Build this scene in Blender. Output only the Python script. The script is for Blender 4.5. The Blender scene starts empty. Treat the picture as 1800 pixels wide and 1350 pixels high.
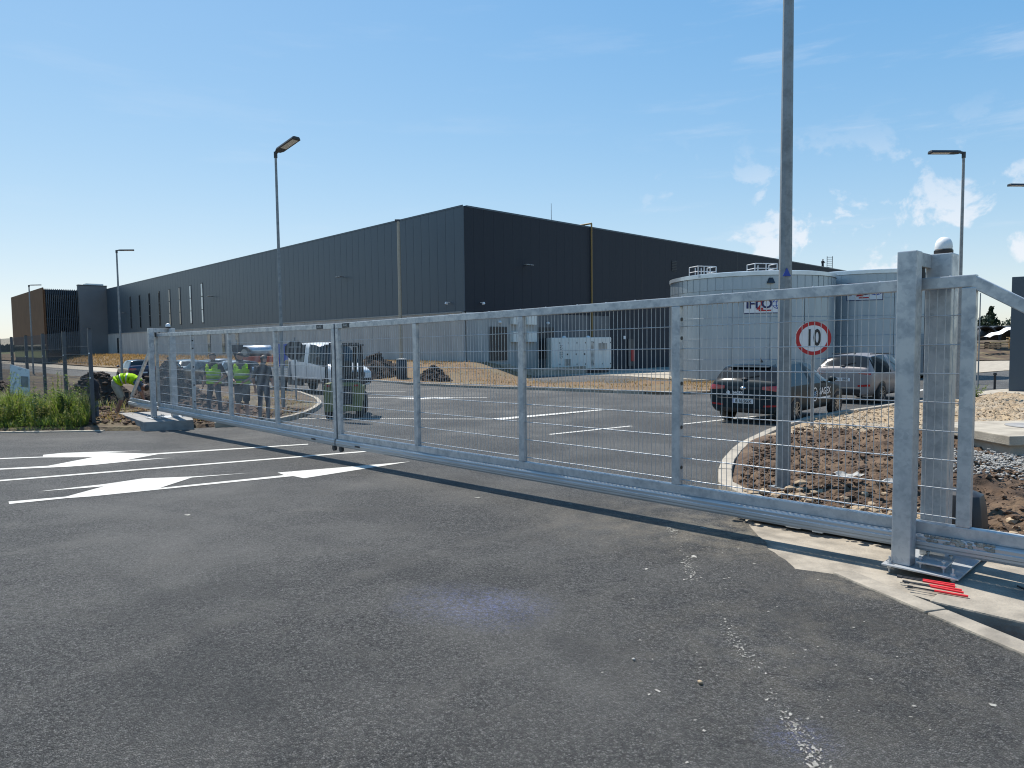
import bpy, bmesh, math, random
from mathutils import Vector, Matrix, noise
from mathutils.bvhtree import BVHTree
R = math.radians
random.seed(7)
scene = bpy.context.scene
COL = scene.collection

# ------------------------------------------------------------------ camera
CAM_H, FPX, PITCH, ROLL = 1.62, 1215.0, math.atan(73 / 1215.0), 0.012
fwd = Vector((0, math.cos(PITCH), -math.sin(PITCH)))
r0 = Vector((1, 0, 0)); u0 = Vector((0, math.sin(PITCH), math.cos(PITCH)))
up = u0 * math.cos(ROLL) + r0 * math.sin(ROLL)
rt = r0 * math.cos(ROLL) - u0 * math.sin(ROLL)
cd = bpy.data.cameras.new('camera')
cam = bpy.data.objects.new('camera', cd); COL.objects.link(cam)
m = Matrix((rt, up, -fwd)).transposed().to_4x4(); m.translation = (0, 0, CAM_H)
cam.matrix_world = m
cd.sensor_fit = 'HORIZONTAL'; cd.sensor_width = 36.0; cd.lens = 36.0 * FPX / 1800.0
cd.clip_start = 0.05; cd.clip_end = 6000
scene.camera = cam

# ------------------------------------------------------------------ sun and sky
SUN_EL = R(60)
sun_h = Vector((-0.585, 0.811, 0)).normalized()          # horizontal direction towards the sun
sun_dir = Vector((sun_h.x * math.cos(SUN_EL), sun_h.y * math.cos(SUN_EL), math.sin(SUN_EL)))
sl = bpy.data.lights.new('sun', 'SUN'); sl.energy = 4.5; sl.angle = R(0.53); sl.color = (1.0, 0.955, 0.88)
so = bpy.data.objects.new('sun', sl); COL.objects.link(so)
so.rotation_euler = sun_dir.to_track_quat('Z', 'Y').to_euler(); so.location = (0, 0, 40)
world = bpy.data.worlds.new('World'); scene.world = world; world.use_nodes = True
wn = world.node_tree.nodes; wl = world.node_tree.links
bg = wn['Background']
sky = wn.new('ShaderNodeTexSky'); sky.sky_type = 'NISHITA'; sky.sun_disc = False
sky.sun_elevation = SUN_EL; sky.sun_rotation = math.atan2(sun_h.x, sun_h.y)
sky.altitude = 0; sky.air_density = 1.0; sky.dust_density = 0.25; sky.ozone_density = 2.2
SKY_STRENGTH = 0.15
# small cumulus low above the horizon, thicker on one side of the sky
tc = wn.new('ShaderNodeTexCoord')
sep = wn.new('ShaderNodeSeparateXYZ'); wl.new(tc.outputs['Generated'], sep.inputs[0])
def wmath(op, a, b=None, clamp=False):
    n = wn.new('ShaderNodeMath'); n.operation = op; n.use_clamp = clamp
    for i, v in enumerate((a, b)):
        if v is None: continue
        if isinstance(v, (int, float)): n.inputs[i].default_value = v
        else: wl.new(v, n.inputs[i])
    return n.outputs[0]
def wramp(v, a, b, c=0.0, d=1.0):
    n = wn.new('ShaderNodeMapRange'); n.interpolation_type = 'SMOOTHSTEP'
    wl.new(v, n.inputs[0])
    for i, q in enumerate((a, b, c, d)): n.inputs[i + 1].default_value = q
    return n.outputs[0]
mp = wn.new('ShaderNodeMapping'); mp.inputs['Scale'].default_value = (1, 1, 1.15)
wl.new(tc.outputs['Generated'], mp.inputs[0])
cn = wn.new('ShaderNodeTexNoise'); cn.inputs['Scale'].default_value = 13.5; cn.inputs['Detail'].default_value = 9
cn.inputs['Roughness'].default_value = 0.58; cn.inputs['Distortion'].default_value = 0.25
wl.new(mp.outputs[0], cn.inputs['Vector'])
cn2 = wn.new('ShaderNodeTexNoise'); cn2.inputs['Scale'].default_value = 2.1; cn2.inputs['Detail'].default_value = 3
wl.new(mp.outputs[0], cn2.inputs['Vector'])
band = wmath('MULTIPLY', wramp(sep.outputs['Z'], -0.02, 0.06), wramp(sep.outputs['Z'], 0.30, 0.10))
side = wramp(sep.outputs['X'], 0.06, 0.40)
dens = wmath('ADD', cn.outputs['Fac'], wmath('MULTIPLY', wmath('SUBTRACT', cn2.outputs['Fac'], 0.5), 0.35))
puff = wramp(dens, 0.53, 0.615)
cov = wmath('MULTIPLY', wmath('MULTIPLY', puff, band), side)
m3 = wn.new('ShaderNodeMapping'); m3.inputs['Scale'].default_value = (1.3, 1.3, 9.0); wl.new(tc.outputs['Generated'], m3.inputs[0])
c3 = wn.new('ShaderNodeTexNoise'); c3.inputs['Scale'].default_value = 3.2; c3.inputs['Detail'].default_value = 8; c3.inputs['Roughness'].default_value = .62; wl.new(m3.outputs[0], c3.inputs['Vector'])
wisp = wmath('MULTIPLY', wmath('MULTIPLY', wramp(c3.outputs['Fac'], .52, .74), wramp(sep.outputs['Z'], .03, .12)), .30)
cov = wmath('MAXIMUM', cov, wmath('MULTIPLY', wisp, wmath('ADD', wmath('MULTIPLY', side, .75), .25)))
mixc = wn.new('ShaderNodeMixRGB'); wl.new(wmath('MULTIPLY', cov, 0.75), mixc.inputs[0])
hs = wn.new('ShaderNodeHueSaturation'); hs.inputs['Hue'].default_value = .5; hs.inputs['Saturation'].default_value = 1.0
tn = wn.new('ShaderNodeMixRGB'); tn.blend_type = 'MULTIPLY'; tn.inputs[0].default_value = 1; tn.inputs[2].default_value = (.92, .97, 1.06, 1); wl.new(sky.outputs[0], tn.inputs[1]); wl.new(tn.outputs[0], hs.inputs['Color'])
# soft shoulder on the bright haze near the horizon, the same all round
va = wn.new('ShaderNodeVectorMath'); va.operation = 'ADD'; wl.new(hs.outputs[0], va.inputs[0]); va.inputs[1].default_value = (3.6, 3.6, 3.6)
vd = wn.new('ShaderNodeVectorMath'); vd.operation = 'DIVIDE'; wl.new(hs.outputs[0], vd.inputs[0]); wl.new(va.outputs[0], vd.inputs[1])
vsc = wn.new('ShaderNodeVectorMath'); vsc.operation = 'SCALE'; wl.new(vd.outputs[0], vsc.inputs[0]); vsc.inputs['Scale'].default_value = 6.25
h2 = wn.new('ShaderNodeHueSaturation'); h2.inputs['Saturation'].default_value = 1.56; h2.inputs['Hue'].default_value = .503; wl.new(vsc.outputs[0], h2.inputs['Color']); wl.new(h2.outputs[0], mixc.inputs[1]); mixc.inputs[2].default_value = (4.3, 4.4, 4.65, 1)
wl.new(mixc.outputs[0], bg.inputs[0]); bg.inputs[1].default_value = SKY_STRENGTH
vs = scene.view_settings
vs.view_transform = 'Standard'; vs.look = 'None'; vs.gamma = 1; vs.exposure = 0.52; vs.use_curve_mapping = False
scene.render.engine = 'CYCLES'
scene.cycles.use_denoising = True; scene.cycles.filter_width = 1.1
scene.cycles.max_bounces = 6; scene.cycles.diffuse_bounces = 3; scene.cycles.glossy_bounces = 3
scene.cycles.transmission_bounces = 4; scene.cycles.transparent_max_bounces = 6
scene.cycles.sample_clamp_indirect = 6
scene.cycles.caustics_reflective = False; scene.cycles.caustics_refractive = False

# ------------------------------------------------------------------ materials
MATS = {}
def mk(name, c1, c2=None, scale=6.0, rough=0.6, metal=0.0, bump=0.0, bscale=60.0, coat=0.0, spec=0.5,
       lo=0.35, hi=0.65, r2=None, bdist=0.01, stretch=None, detail=6):
    mt = bpy.data.materials.new(name); mt.use_nodes = True
    n, l = mt.node_tree.nodes, mt.node_tree.links
    p = n['Principled BSDF']
    p.inputs['Base Color'].default_value = (*c1, 1); p.inputs['Roughness'].default_value = rough
    p.inputs['Metallic'].default_value = metal; p.inputs['Specular IOR Level'].default_value = spec
    p.inputs['Coat Weight'].default_value = coat; p.inputs['Coat Roughness'].default_value = 0.05
    t = n.new('ShaderNodeTexCoord'); vec = t.outputs['Object']
    if stretch:
        mm = n.new('ShaderNodeMapping'); mm.inputs['Scale'].default_value = stretch; l.new(vec, mm.inputs[0]); vec = mm.outputs[0]
    if c2 is not None:
        tn = n.new('ShaderNodeTexNoise'); tn.inputs['Scale'].default_value = scale; tn.inputs['Detail'].default_value = detail
        l.new(vec, tn.inputs['Vector'])
        mr = n.new('ShaderNodeMapRange'); mr.inputs[1].default_value = lo; mr.inputs[2].default_value = hi
        l.new(tn.outputs['Fac'], mr.inputs[0])
        mx = n.new('ShaderNodeMixRGB'); mx.inputs[1].default_value = (*c1, 1); mx.inputs[2].default_value = (*c2, 1)
        l.new(mr.outputs[0], mx.inputs[0]); l.new(mx.outputs[0], p.inputs['Base Color'])
        if r2 is not None:
            m2 = n.new('ShaderNodeMapRange'); m2.inputs[1].default_value = lo; m2.inputs[2].default_value = hi
            m2.inputs[3].default_value = rough; m2.inputs[4].default_value = r2
            l.new(tn.outputs['Fac'], m2.inputs[0]); l.new(m2.outputs[0], p.inputs['Roughness'])
    if bump > 0:
        b1 = n.new('ShaderNodeTexNoise'); b1.inputs['Scale'].default_value = bscale; b1.inputs['Detail'].default_value = 5
        l.new(vec, b1.inputs['Vector'])
        bb = n.new('ShaderNodeBump'); bb.inputs['Strength'].default_value = bump; bb.inputs['Distance'].default_value = bdist
        l.new(b1.outputs['Fac'], bb.inputs['Height']); l.new(bb.outputs[0], p.inputs['Normal'])
    MATS[name] = mt
    return mt

def galv(name, base, dark, rough):
    mt = mk(name, base, rough=rough, metal=0.35)
    n, l = mt.node_tree.nodes, mt.node_tree.links; p = n['Principled BSDF']
    t = n.new('ShaderNodeTexCoord')
    v = n.new('ShaderNodeTexVoronoi'); v.inputs['Scale'].default_value = 42; l.new(t.outputs['Object'], v.inputs['Vector'])
    ns = n.new('ShaderNodeTexNoise'); ns.inputs['Scale'].default_value = 9; ns.inputs['Detail'].default_value = 7; l.new(t.outputs['Object'], ns.inputs['Vector'])
    sp = n.new('ShaderNodeSeparateColor'); l.new(v.outputs['Color'], sp.inputs[0])
    a = n.new('ShaderNodeMath'); a.operation = 'MULTIPLY_ADD'; a.inputs[1].default_value = 0.45; l.new(sp.outputs[0], a.inputs[0])
    mr = n.new('ShaderNodeMapRange'); mr.inputs[1].default_value = 0.35; mr.inputs[2].default_value = 0.7; l.new(ns.outputs['Fac'], mr.inputs[0])
    l.new(mr.outputs[0], a.inputs[2])
    mx = n.new('ShaderNodeMixRGB'); mx.inputs[1].default_value = (*dark, 1); mx.inputs[2].default_value = (*base, 1)
    l.new(a.outputs[0], mx.inputs[0]); l.new(mx.outputs[0], p.inputs['Base Color'])
    rr = n.new('ShaderNodeMapRange'); rr.inputs[3].default_value = rough + .12; rr.inputs[4].default_value = rough - .08
    l.new(a.outputs[0], rr.inputs[0]); l.new(rr.outputs[0], p.inputs['Roughness'])
    bb = n.new('ShaderNodeBump'); bb.inputs['Strength'].default_value = 0.06; bb.inputs['Distance'].default_value = .004
    l.new(ns.outputs['Fac'], bb.inputs['Height']); l.new(bb.outputs[0], p.inputs['Normal'])
    return mt
GALV = galv('galvanised_steel', (.53, .545, .55), (.35, .365, .375), .42)
GALVW = galv('galvanised_wire', (.52, .535, .54), (.42, .435, .44), .45)
GALVP = galv('galvanised_pole', (.27, .285, .29), (.21, .225, .23), .55)
ALU = mk('bright_track_metal', (.50, .515, .52), (.40, .415, .42), 3, .42, .4, stretch=(1, 1, 30))
CONC = mk('concrete', (.43, .38, .30), (.27, .235, .185), 3.2, .92, bump=.5, bscale=45, lo=.38, hi=.72, detail=10)
DUSTC = mk('dusty_concrete', (.37, .325, .26), (.21, .185, .15), 4.5, .95, bump=.6, bscale=40, lo=.36, hi=.66, detail=11)
CONCD = mk('concrete_rough', (.33, .32, .30), (.22, .21, .20), 4, .92, bump=.6, bscale=28)
KERB = mk('kerb_concrete', (.40, .35, .275), (.29, .255, .205), 3.5, .9, bump=.35, bscale=60)
PLINTH = mk('precast_concrete', (.47, .455, .42), (.36, .35, .33), 1.1, .85, stretch=(1, 1, .22), bump=.15, bscale=30)
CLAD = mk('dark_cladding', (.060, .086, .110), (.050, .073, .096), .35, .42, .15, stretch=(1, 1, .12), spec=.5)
CLADR = mk('dark_cladding_shaded', (.024, .030, .040), (.020, .025, .034), .35, .65, .0, stretch=(1, 1, .12), spec=.3)  # darker copy of the cladding; the right front's shade is in its colour
CLADB = mk('grey_sheeting', (.10, .118, .135), (.08, .095, .11), .8, .5, .2)
SLAB = mk('grey_facade', (.17, .175, .175), (.145, .15, .15), .4, .7)
BROWN = mk('brown_cladding', (.145, .070, .034), (.12, .058, .028), .6, .7, spec=.2)
GLASSD = mk('dark_glass', (.012, .015, .018), rough=.06, spec=.8)
GLASSL = mk('pale_glass', (.5, .56, .56), (.62, .66, .64), 2, .08, spec=.9)
TANK = mk('tank_sheet', (.37, .425, .465), (.28, .335, .375), .9, .38, .62, stretch=(1, 1, .35), bump=.05, bscale=4)
TANKRIM = mk('tank_rim', (.60, .65, .68), (.5, .55, .58), 2, .3, .6)
WHITE = mk('white_paint', (.80, .80, .79), (.72, .72, .71), 3, .45)
GENW = mk('generator_paint', (.84, .83, .76), (.78, .77, .70), 2, .45)
BLACK = mk('black_plastic', (.018, .018, .020), (.028, .028, .030), 8, .45)
RUBBER = mk('rubber', (.018, .018, .018), (.03, .029, .028), 14, .8)
DARKM = mk('dark_metal', (.045, .05, .056), (.06, .066, .072), 5, .5, .3)
FENCE = mk('fence_paint', (.095, .105, .115), (.075, .085, .095), 5, .5, .1)
YELLOWP = mk('ochre_pipe', (.27, .17, .045), (.22, .14, .04), 6, .5)
BEIGE = mk('beige_pole', (.40, .36, .28), (.34, .30, .23), 5, .5)
RED = mk('red_paint', (.50, .015, .018), (.42, .012, .015), 6, .45)
REDP = mk('red_plastic', (.72, .025, .03), (.60, .02, .025), 20, .4)
BLUE = mk('blue_paint', (.012, .055, .36), (.012, .05, .31), 5, .45)
NAVY = mk('navy_print', (.012, .02, .10), rough=.5)
SIGNB = mk('sign_back', (.022, .025, .03), (.03, .033, .04), 6, .55, .2)
MARK = mk('road_paint', (.54, .525, .48), (.17, .163, .15), 30, .75, bump=.5, bscale=130, lo=.56, hi=.74, bdist=.004, detail=9)
MORTAR = mk('mortar', (.36, .345, .30), (.22, .21, .185), 25, .95)
SOIL = mk('soil', (.135, .085, .052), (.070, .044, .028), 5, .97, bump=1.0, bscale=22, bdist=.05)
SOILD = mk('dark_soil', (.062, .042, .030), (.036, .025, .019), 4, .97, bump=1.0, bscale=16, bdist=.06)
CLOD = mk('soil_clod', (.145, .090, .054), (.070, .043, .027), 7, .97, bump=.8, bscale=40, bdist=.02)
STONE = mk('gravel_stone', (.40, .38, .34), (.26, .25, .23), 6, .9)
STONET = mk('tan_stone', (.42, .32, .205), (.27, .20, .13), 5, .92)
STRAW = mk('dry_grass', (.36, .225, .085), (.24, .16, .062), 4, .9)
BLADE = mk('green_blade', (.17, .24, .045), (.06, .105, .024), 2.5, .6)
BLADE2 = mk('pale_blade', (.34, .34, .12), (.20, .22, .07), 3, .65)
LEAFB = mk('blue_green_leaf', (.045, .095, .040), (.03, .065, .03), 6, .6)
LEAFD = mk('dark_foliage', (.030, .052, .022), (.018, .032, .016), .8, .7)
LEAFG = mk('mid_foliage', (.055, .085, .028), (.03, .05, .02), .8, .7)
BARK = mk('bark', (.09, .065, .045), (.05, .038, .028), 12, .95)
TIMBER = mk('fresh_timber', (.62, .44, .22), (.50, .34, .16), 9, .8)
SKIN = mk('skin', (.46, .245, .165), (.40, .20, .13), 12, .55)
SKIND = mk('tanned_skin', (.34, .165, .105), (.29, .135, .085), 12, .55)
HAIR = mk('dark_hair', (.02, .015, .012), (.035, .026, .02), 40, .6)
TEE = mk('black_cotton', (.022, .022, .026), (.032, .032, .036), 18, .9)
NAVYC = mk('navy_cotton', (.03, .036, .055), (.04, .047, .066), 18, .9)
GREYC = mk('grey_blue_cotton', (.10, .125, .155), (.08, .10, .125), 18, .9)
KHAKI = mk('khaki_cotton', (.36, .32, .25), (.28, .25, .19), 18, .9)
SHOE = mk('shoe', (.05, .05, .05), (.12, .12, .12), 9, .7)
TYRE = RUBBER
RIM = mk('alloy', (.28, .29, .30), rough=.3, metal=.9)
CARGL = mk('car_glass', (.008, .011, .012), rough=.05, spec=.45)
CHROME = mk('chrome', (.7, .7, .7), rough=.15, metal=1)
TLIGHT = mk('tail_lamp', (.42, .008, .012), (.30, .006, .01), 20, .12, coat=.8)
P_TEAL = mk('paint_dark_teal', (.014, .025, .031), rough=.5, metal=.0, coat=.04, spec=.16)
P_TAUPE = mk('paint_taupe', (.25, .23, .225), rough=.42, metal=.2, coat=.15, spec=.35)
P_BLUE = mk('paint_blue_grey', (.10, .15, .19), rough=.3, metal=.4, coat=.9)
P_NAVY = mk('paint_navy', (.02, .028, .06), rough=.3, metal=.4, coat=.9)
P_SILV = mk('paint_silver', (.46, .50, .54), rough=.3, metal=.6, coat=.9)
P_BLK = mk('paint_black', (.025, .027, .03), rough=.3, metal=.2, coat=.9)
P_WHITE = mk('paint_white', (.74, .75, .75), (.66, .67, .67), 2, .35, coat=.6)
OLIVE = mk('olive_green_paint', (.20, .205, .065), (.15, .155, .05), 4, .55)

def leafy(mt, tc_, f):
    n, l = mt.node_tree.nodes, mt.node_tree.links; p = n['Principled BSDF']
    tr = n.new('ShaderNodeBsdfTranslucent'); tr.inputs[0].default_value = (*tc_, 1); ms = n.new('ShaderNodeMixShader'); ms.inputs[0].default_value = f
    l.new(p.outputs[0], ms.inputs[1]); l.new(tr.outputs[0], ms.inputs[2]); l.new(ms.outputs[0], n['Material Output'].inputs[0])
leafy(BLADE, (.26, .36, .05), .32); leafy(BLADE2, (.36, .33, .11), .32); leafy(LEAFB, (.09, .17, .06), .35); leafy(STRAW, (.42, .27, .10), .35)
def hivis():
    mt = mk('hi_vis_fabric', (.72, .98, .02), rough=.8)
    n, l = mt.node_tree.nodes, mt.node_tree.links
    p = n['Principled BSDF']
    tr = n.new('ShaderNodeBsdfTranslucent'); tr.inputs[0].default_value = (.62, .95, .03, 1)
    ms = n.new('ShaderNodeMixShader'); ms.inputs[0].default_value = .6
    l.new(p.outputs[0], ms.inputs[1]); l.new(tr.outputs[0], ms.inputs[2])
    l.new(ms.outputs[0], n['Material Output'].inputs[0])
    return mt
HIVIS = hivis()
REFLECT = mk('reflective_tape', (.36, .40, .36), rough=.45, metal=.3)

def asphalt():
    mt = bpy.data.materials.new('asphalt'); mt.use_nodes = True
    n, l = mt.node_tree.nodes, mt.node_tree.links; p = n['Principled BSDF']
    t = n.new('ShaderNodeTexCoord'); O = t.outputs['Object']
    def noise_(s, d=5, r=.6):
        q = n.new('ShaderNodeTexNoise'); q.inputs['Scale'].default_value = s; q.inputs['Detail'].default_value = d
        q.inputs['Roughness'].default_value = r; l.new(O, q.inputs['Vector']); return q.outputs['Fac']
    def rng(v, a, b, c=0., d=1.):
        q = n.new('ShaderNodeMapRange'); l.new(v, q.inputs[0])
        for i, x in enumerate((a, b, c, d)): q.inputs[i + 1].default_value = x
        return q.outputs[0]
    def mix(f, a, b, mode='MIX'):
        q = n.new('ShaderNodeMixRGB'); q.blend_type = mode
        for i, x in enumerate((f, a, b)):
            if isinstance(x, (int, float)): q.inputs[i].default_value = x
            elif isinstance(x, tuple): q.inputs[i].default_value = (*x, 1)
            else: l.new(x, q.inputs[i])
        return q.outputs[0]
    def mul(a, b):
        q = n.new('ShaderNodeMath'); q.operation = 'MULTIPLY'; l.new(a, q.inputs[0])
        if isinstance(b, (int, float)): q.inputs[1].default_value = b
        else: l.new(b, q.inputs[1])
        return q.outputs[0]
    vo = n.new('ShaderNodeTexVoronoi'); vo.inputs['Scale'].default_value = 95; vo.inputs['Randomness'].default_value = 1; l.new(O, vo.inputs['Vector'])
    ve = n.new('ShaderNodeTexVoronoi'); ve.feature = 'DISTANCE_TO_EDGE'; ve.inputs['Scale'].default_value = 95; l.new(O, ve.inputs['Vector'])
    v2 = n.new('ShaderNodeTexVoronoi'); v2.inputs['Scale'].default_value = 170; l.new(O, v2.inputs['Vector'])
    sc = n.new('ShaderNodeSeparateColor'); l.new(vo.outputs['Color'], sc.inputs[0])
    s2 = n.new('ShaderNodeSeparateColor'); l.new(v2.outputs['Color'], s2.inputs[0])
    stone = mix(rng(sc.outputs[0], .1, .95), (.068, .065, .060), (.235, .225, .206))
    stone = mix(rng(s2.outputs[1], .90, .99, 0, .4), stone, (.24, .23, .215))
    gap = rng(ve.outputs['Distance'], -.06, .16)
    col = mix(gap, (.014, .014, .013), stone); col = mix(rng(noise_(38, 6, .8), .47, .58, 0, .72), col, (.026, .025, .024)); col = mix(rng(noise_(24, 5, .8), .56, .68, 0, .38), col, (.215, .205, .186))
    # dusty and dark traffic-worn patches
    big = noise_(.45, 6, .62); col = mix(rng(big, .44, .66, 0, .6), col, (.205, .194, .174))
    mid = noise_(1.6, 7, .7); col = mix(rng(mid, .54, .72, 0, .55), col, (.225, .208, .18))
    dk = noise_(.8, 5, .6); col = mix(rng(dk, .50, .68, 0, .6), col, (.046, .045, .043))
    br = noise_(3.7, 6, .65); col = mix(rng(br, .70, .80, 0, .5), col, (.25, .20, .135))
    # dusted blue chalk spills
    for (cx, cy, rad, amt) in ((-.10, 4.15, .42, .95), (-.42, 4.28, .45, .6), (1.14, 2.72, .20, .6)):
        vm = n.new('ShaderNodeVectorMath'); vm.operation = 'DISTANCE'; l.new(O, vm.inputs[0]); vm.inputs[1].default_value = (cx, cy, 0)
        f = mul(rng(vm.outputs['Value'], rad, 0.03, 0, amt), rng(noise_(34, 9, .9), .48, .60))
        col = mix(mul(f, gap), col, (.24, .29, .56))
    # curved tyre tracks swinging out of the gate
    for (cx, cy, r0_, wd, amt, cc_) in ((6.5, -1.5, 8.3, .16, .34, (.21, .195, .17)), (6.5, -1.5, 9.9, .15, .30, (.20, .186, .165)), (-9.0, -2.5, 9.6, .14, .30, (.035, .035, .035)), (-9.0, -2.5, 11.1, .14, .26, (.038, .038, .038)), (9.5, 16.0, 13.0, .18, .30, (.20, .185, .16))):
        vm = n.new('ShaderNodeVectorMath'); vm.operation = 'DISTANCE'; l.new(O, vm.inputs[0]); vm.inputs[1].default_value = (cx, cy, 0)
        d1 = n.new('ShaderNodeMath'); d1.operation = 'SUBTRACT'; l.new(vm.outputs['Value'], d1.inputs[0]); d1.inputs[1].default_value = r0_
        d2 = n.new('ShaderNodeMath'); d2.operation = 'ABSOLUTE'; l.new(d1.outputs[0], d2.inputs[0])
        f = mul(rng(d2.outputs[0], wd, wd * .3, 0, amt), rng(noise_(2.3, 6, .7), .40, .62)); col = mix(f, col, cc_)
    # sandy dust carried off the foundation
    for (cx, cy, rad, amt) in ((2.2, 5.9, 1.1, .9), (1.4, 6.4, 1.6, .5), (2.4, 4.6, .55, .7), (1.5, 3.6, 1.3, .28)):
        vm = n.new('ShaderNodeVectorMath'); vm.operation = 'DISTANCE'; l.new(O, vm.inputs[0]); vm.inputs[1].default_value = (cx, cy, 0)
        f = mul(rng(vm.outputs['Value'], rad, .1, 0, amt), rng(noise_(4.5, 8, .72), .42, .64)); col = mix(f, col, (.33, .285, .215))
    l.new(col, p.inputs['Base Color'])
    p.inputs['Specular IOR Level'].default_value = .32
    rgh = rng(sc.outputs[1], 0, 1, .52, .8); l.new(rgh, p.inputs['Roughness'])
    bb = n.new('ShaderNodeBump'); bb.inputs['Strength'].default_value = 1.0; bb.inputs['Distance'].default_value = .010
    hgt = n.new('ShaderNodeMath'); hgt.operation = 'MULTIPLY_ADD'; l.new(noise_(38, 6, .8), hgt.inputs[0]); hgt.inputs[1].default_value = -2.2; l.new(gap, hgt.inputs[2])
    l.new(hgt.outputs[0], bb.inputs['Height']); l.new(bb.outputs[0], p.inputs['Normal'])
    return mt
ASPH = asphalt()

def mix3(name, ca, cb, cc, s1, s2, bump=.8, bs=18, bd=.04):
    mt = mk(name, ca, cb, s1, .97, bump=bump, bscale=bs, bdist=bd)
    n, l = mt.node_tree.nodes, mt.node_tree.links; p = n['Principled BSDF']
    old = p.inputs['Base Color'].links[0].from_socket
    t = n.new('ShaderNodeTexCoord'); q = n.new('ShaderNodeTexNoise'); q.inputs['Scale'].default_value = s2; q.inputs['Detail'].default_value = 8
    q.inputs['Roughness'].default_value = .65
    l.new(t.outputs['Object'], q.inputs['Vector'])
    r = n.new('ShaderNodeMapRange'); r.inputs[1].default_value = .47; r.inputs[2].default_value = .6; l.new(q.outputs['Fac'], r.inputs[0])
    x = n.new('ShaderNodeMixRGB'); l.new(r.outputs[0], x.inputs[0]); l.new(old, x.inputs[1]); x.inputs[2].default_value = (*cc, 1)
    l.new(x.outputs[0], p.inputs['Base Color'])
    return mt
VERGE = mix3('scrub_verge', (.105, .070, .043), (.06, .04, .026), (.15, .118, .064), 2.0, .55)
DRYG = mix3('dry_grass_ground', (.21, .130, .064), (.125, .082, .045), (.165, .125, .07), 3.0, .35)
ISL = mix3('island_soil', (.105, .064, .037), (.050, .030, .018), (.145, .094, .056), 5.0, .9)
SAND = mix3('sandy_gravel', (.42, .32, .20), (.28, .20, .125), (.36, .30, .22), 9.0, 1.4, bump=1, bs=26, bd=.04)
FIELD = mix3('field', (.13, .16, .05), (.10, .125, .04), (.26, .21, .10), .05, .02)

# ------------------------------------------------------------------ mesh helpers
ORG = {}
def tag(o, label=None, cat=None, group=None, kind=None):
    if label: o['label'] = label
    if cat: o['category'] = cat
    if group: o['group'] = group
    if kind: o['kind'] = kind
    return o
def empty(name, loc=(0, 0, 0), rz=0.0, label=None, cat=None, group=None, kind=None, parent=None):
    o = bpy.data.objects.new(name, None); COL.objects.link(o)
    o.empty_display_size = .1
    loc = Vector(loc)
    if parent is not None:
        o.parent = parent; o.location = loc - ORG[parent]
    else: o.location = loc
    o.rotation_euler = (0, 0, rz); ORG[o] = Vector((0, 0, 0)) if rz == 'local' else loc
    return tag(o, label, cat, group, kind)
def local_empty(name, loc, rz, label=None, cat=None, group=None):
    """an Empty whose parts are modelled around the origin"""
    o = empty(name, loc, rz, label, cat, group); ORG[o] = Vector((0, 0, 0)); return o

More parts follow.
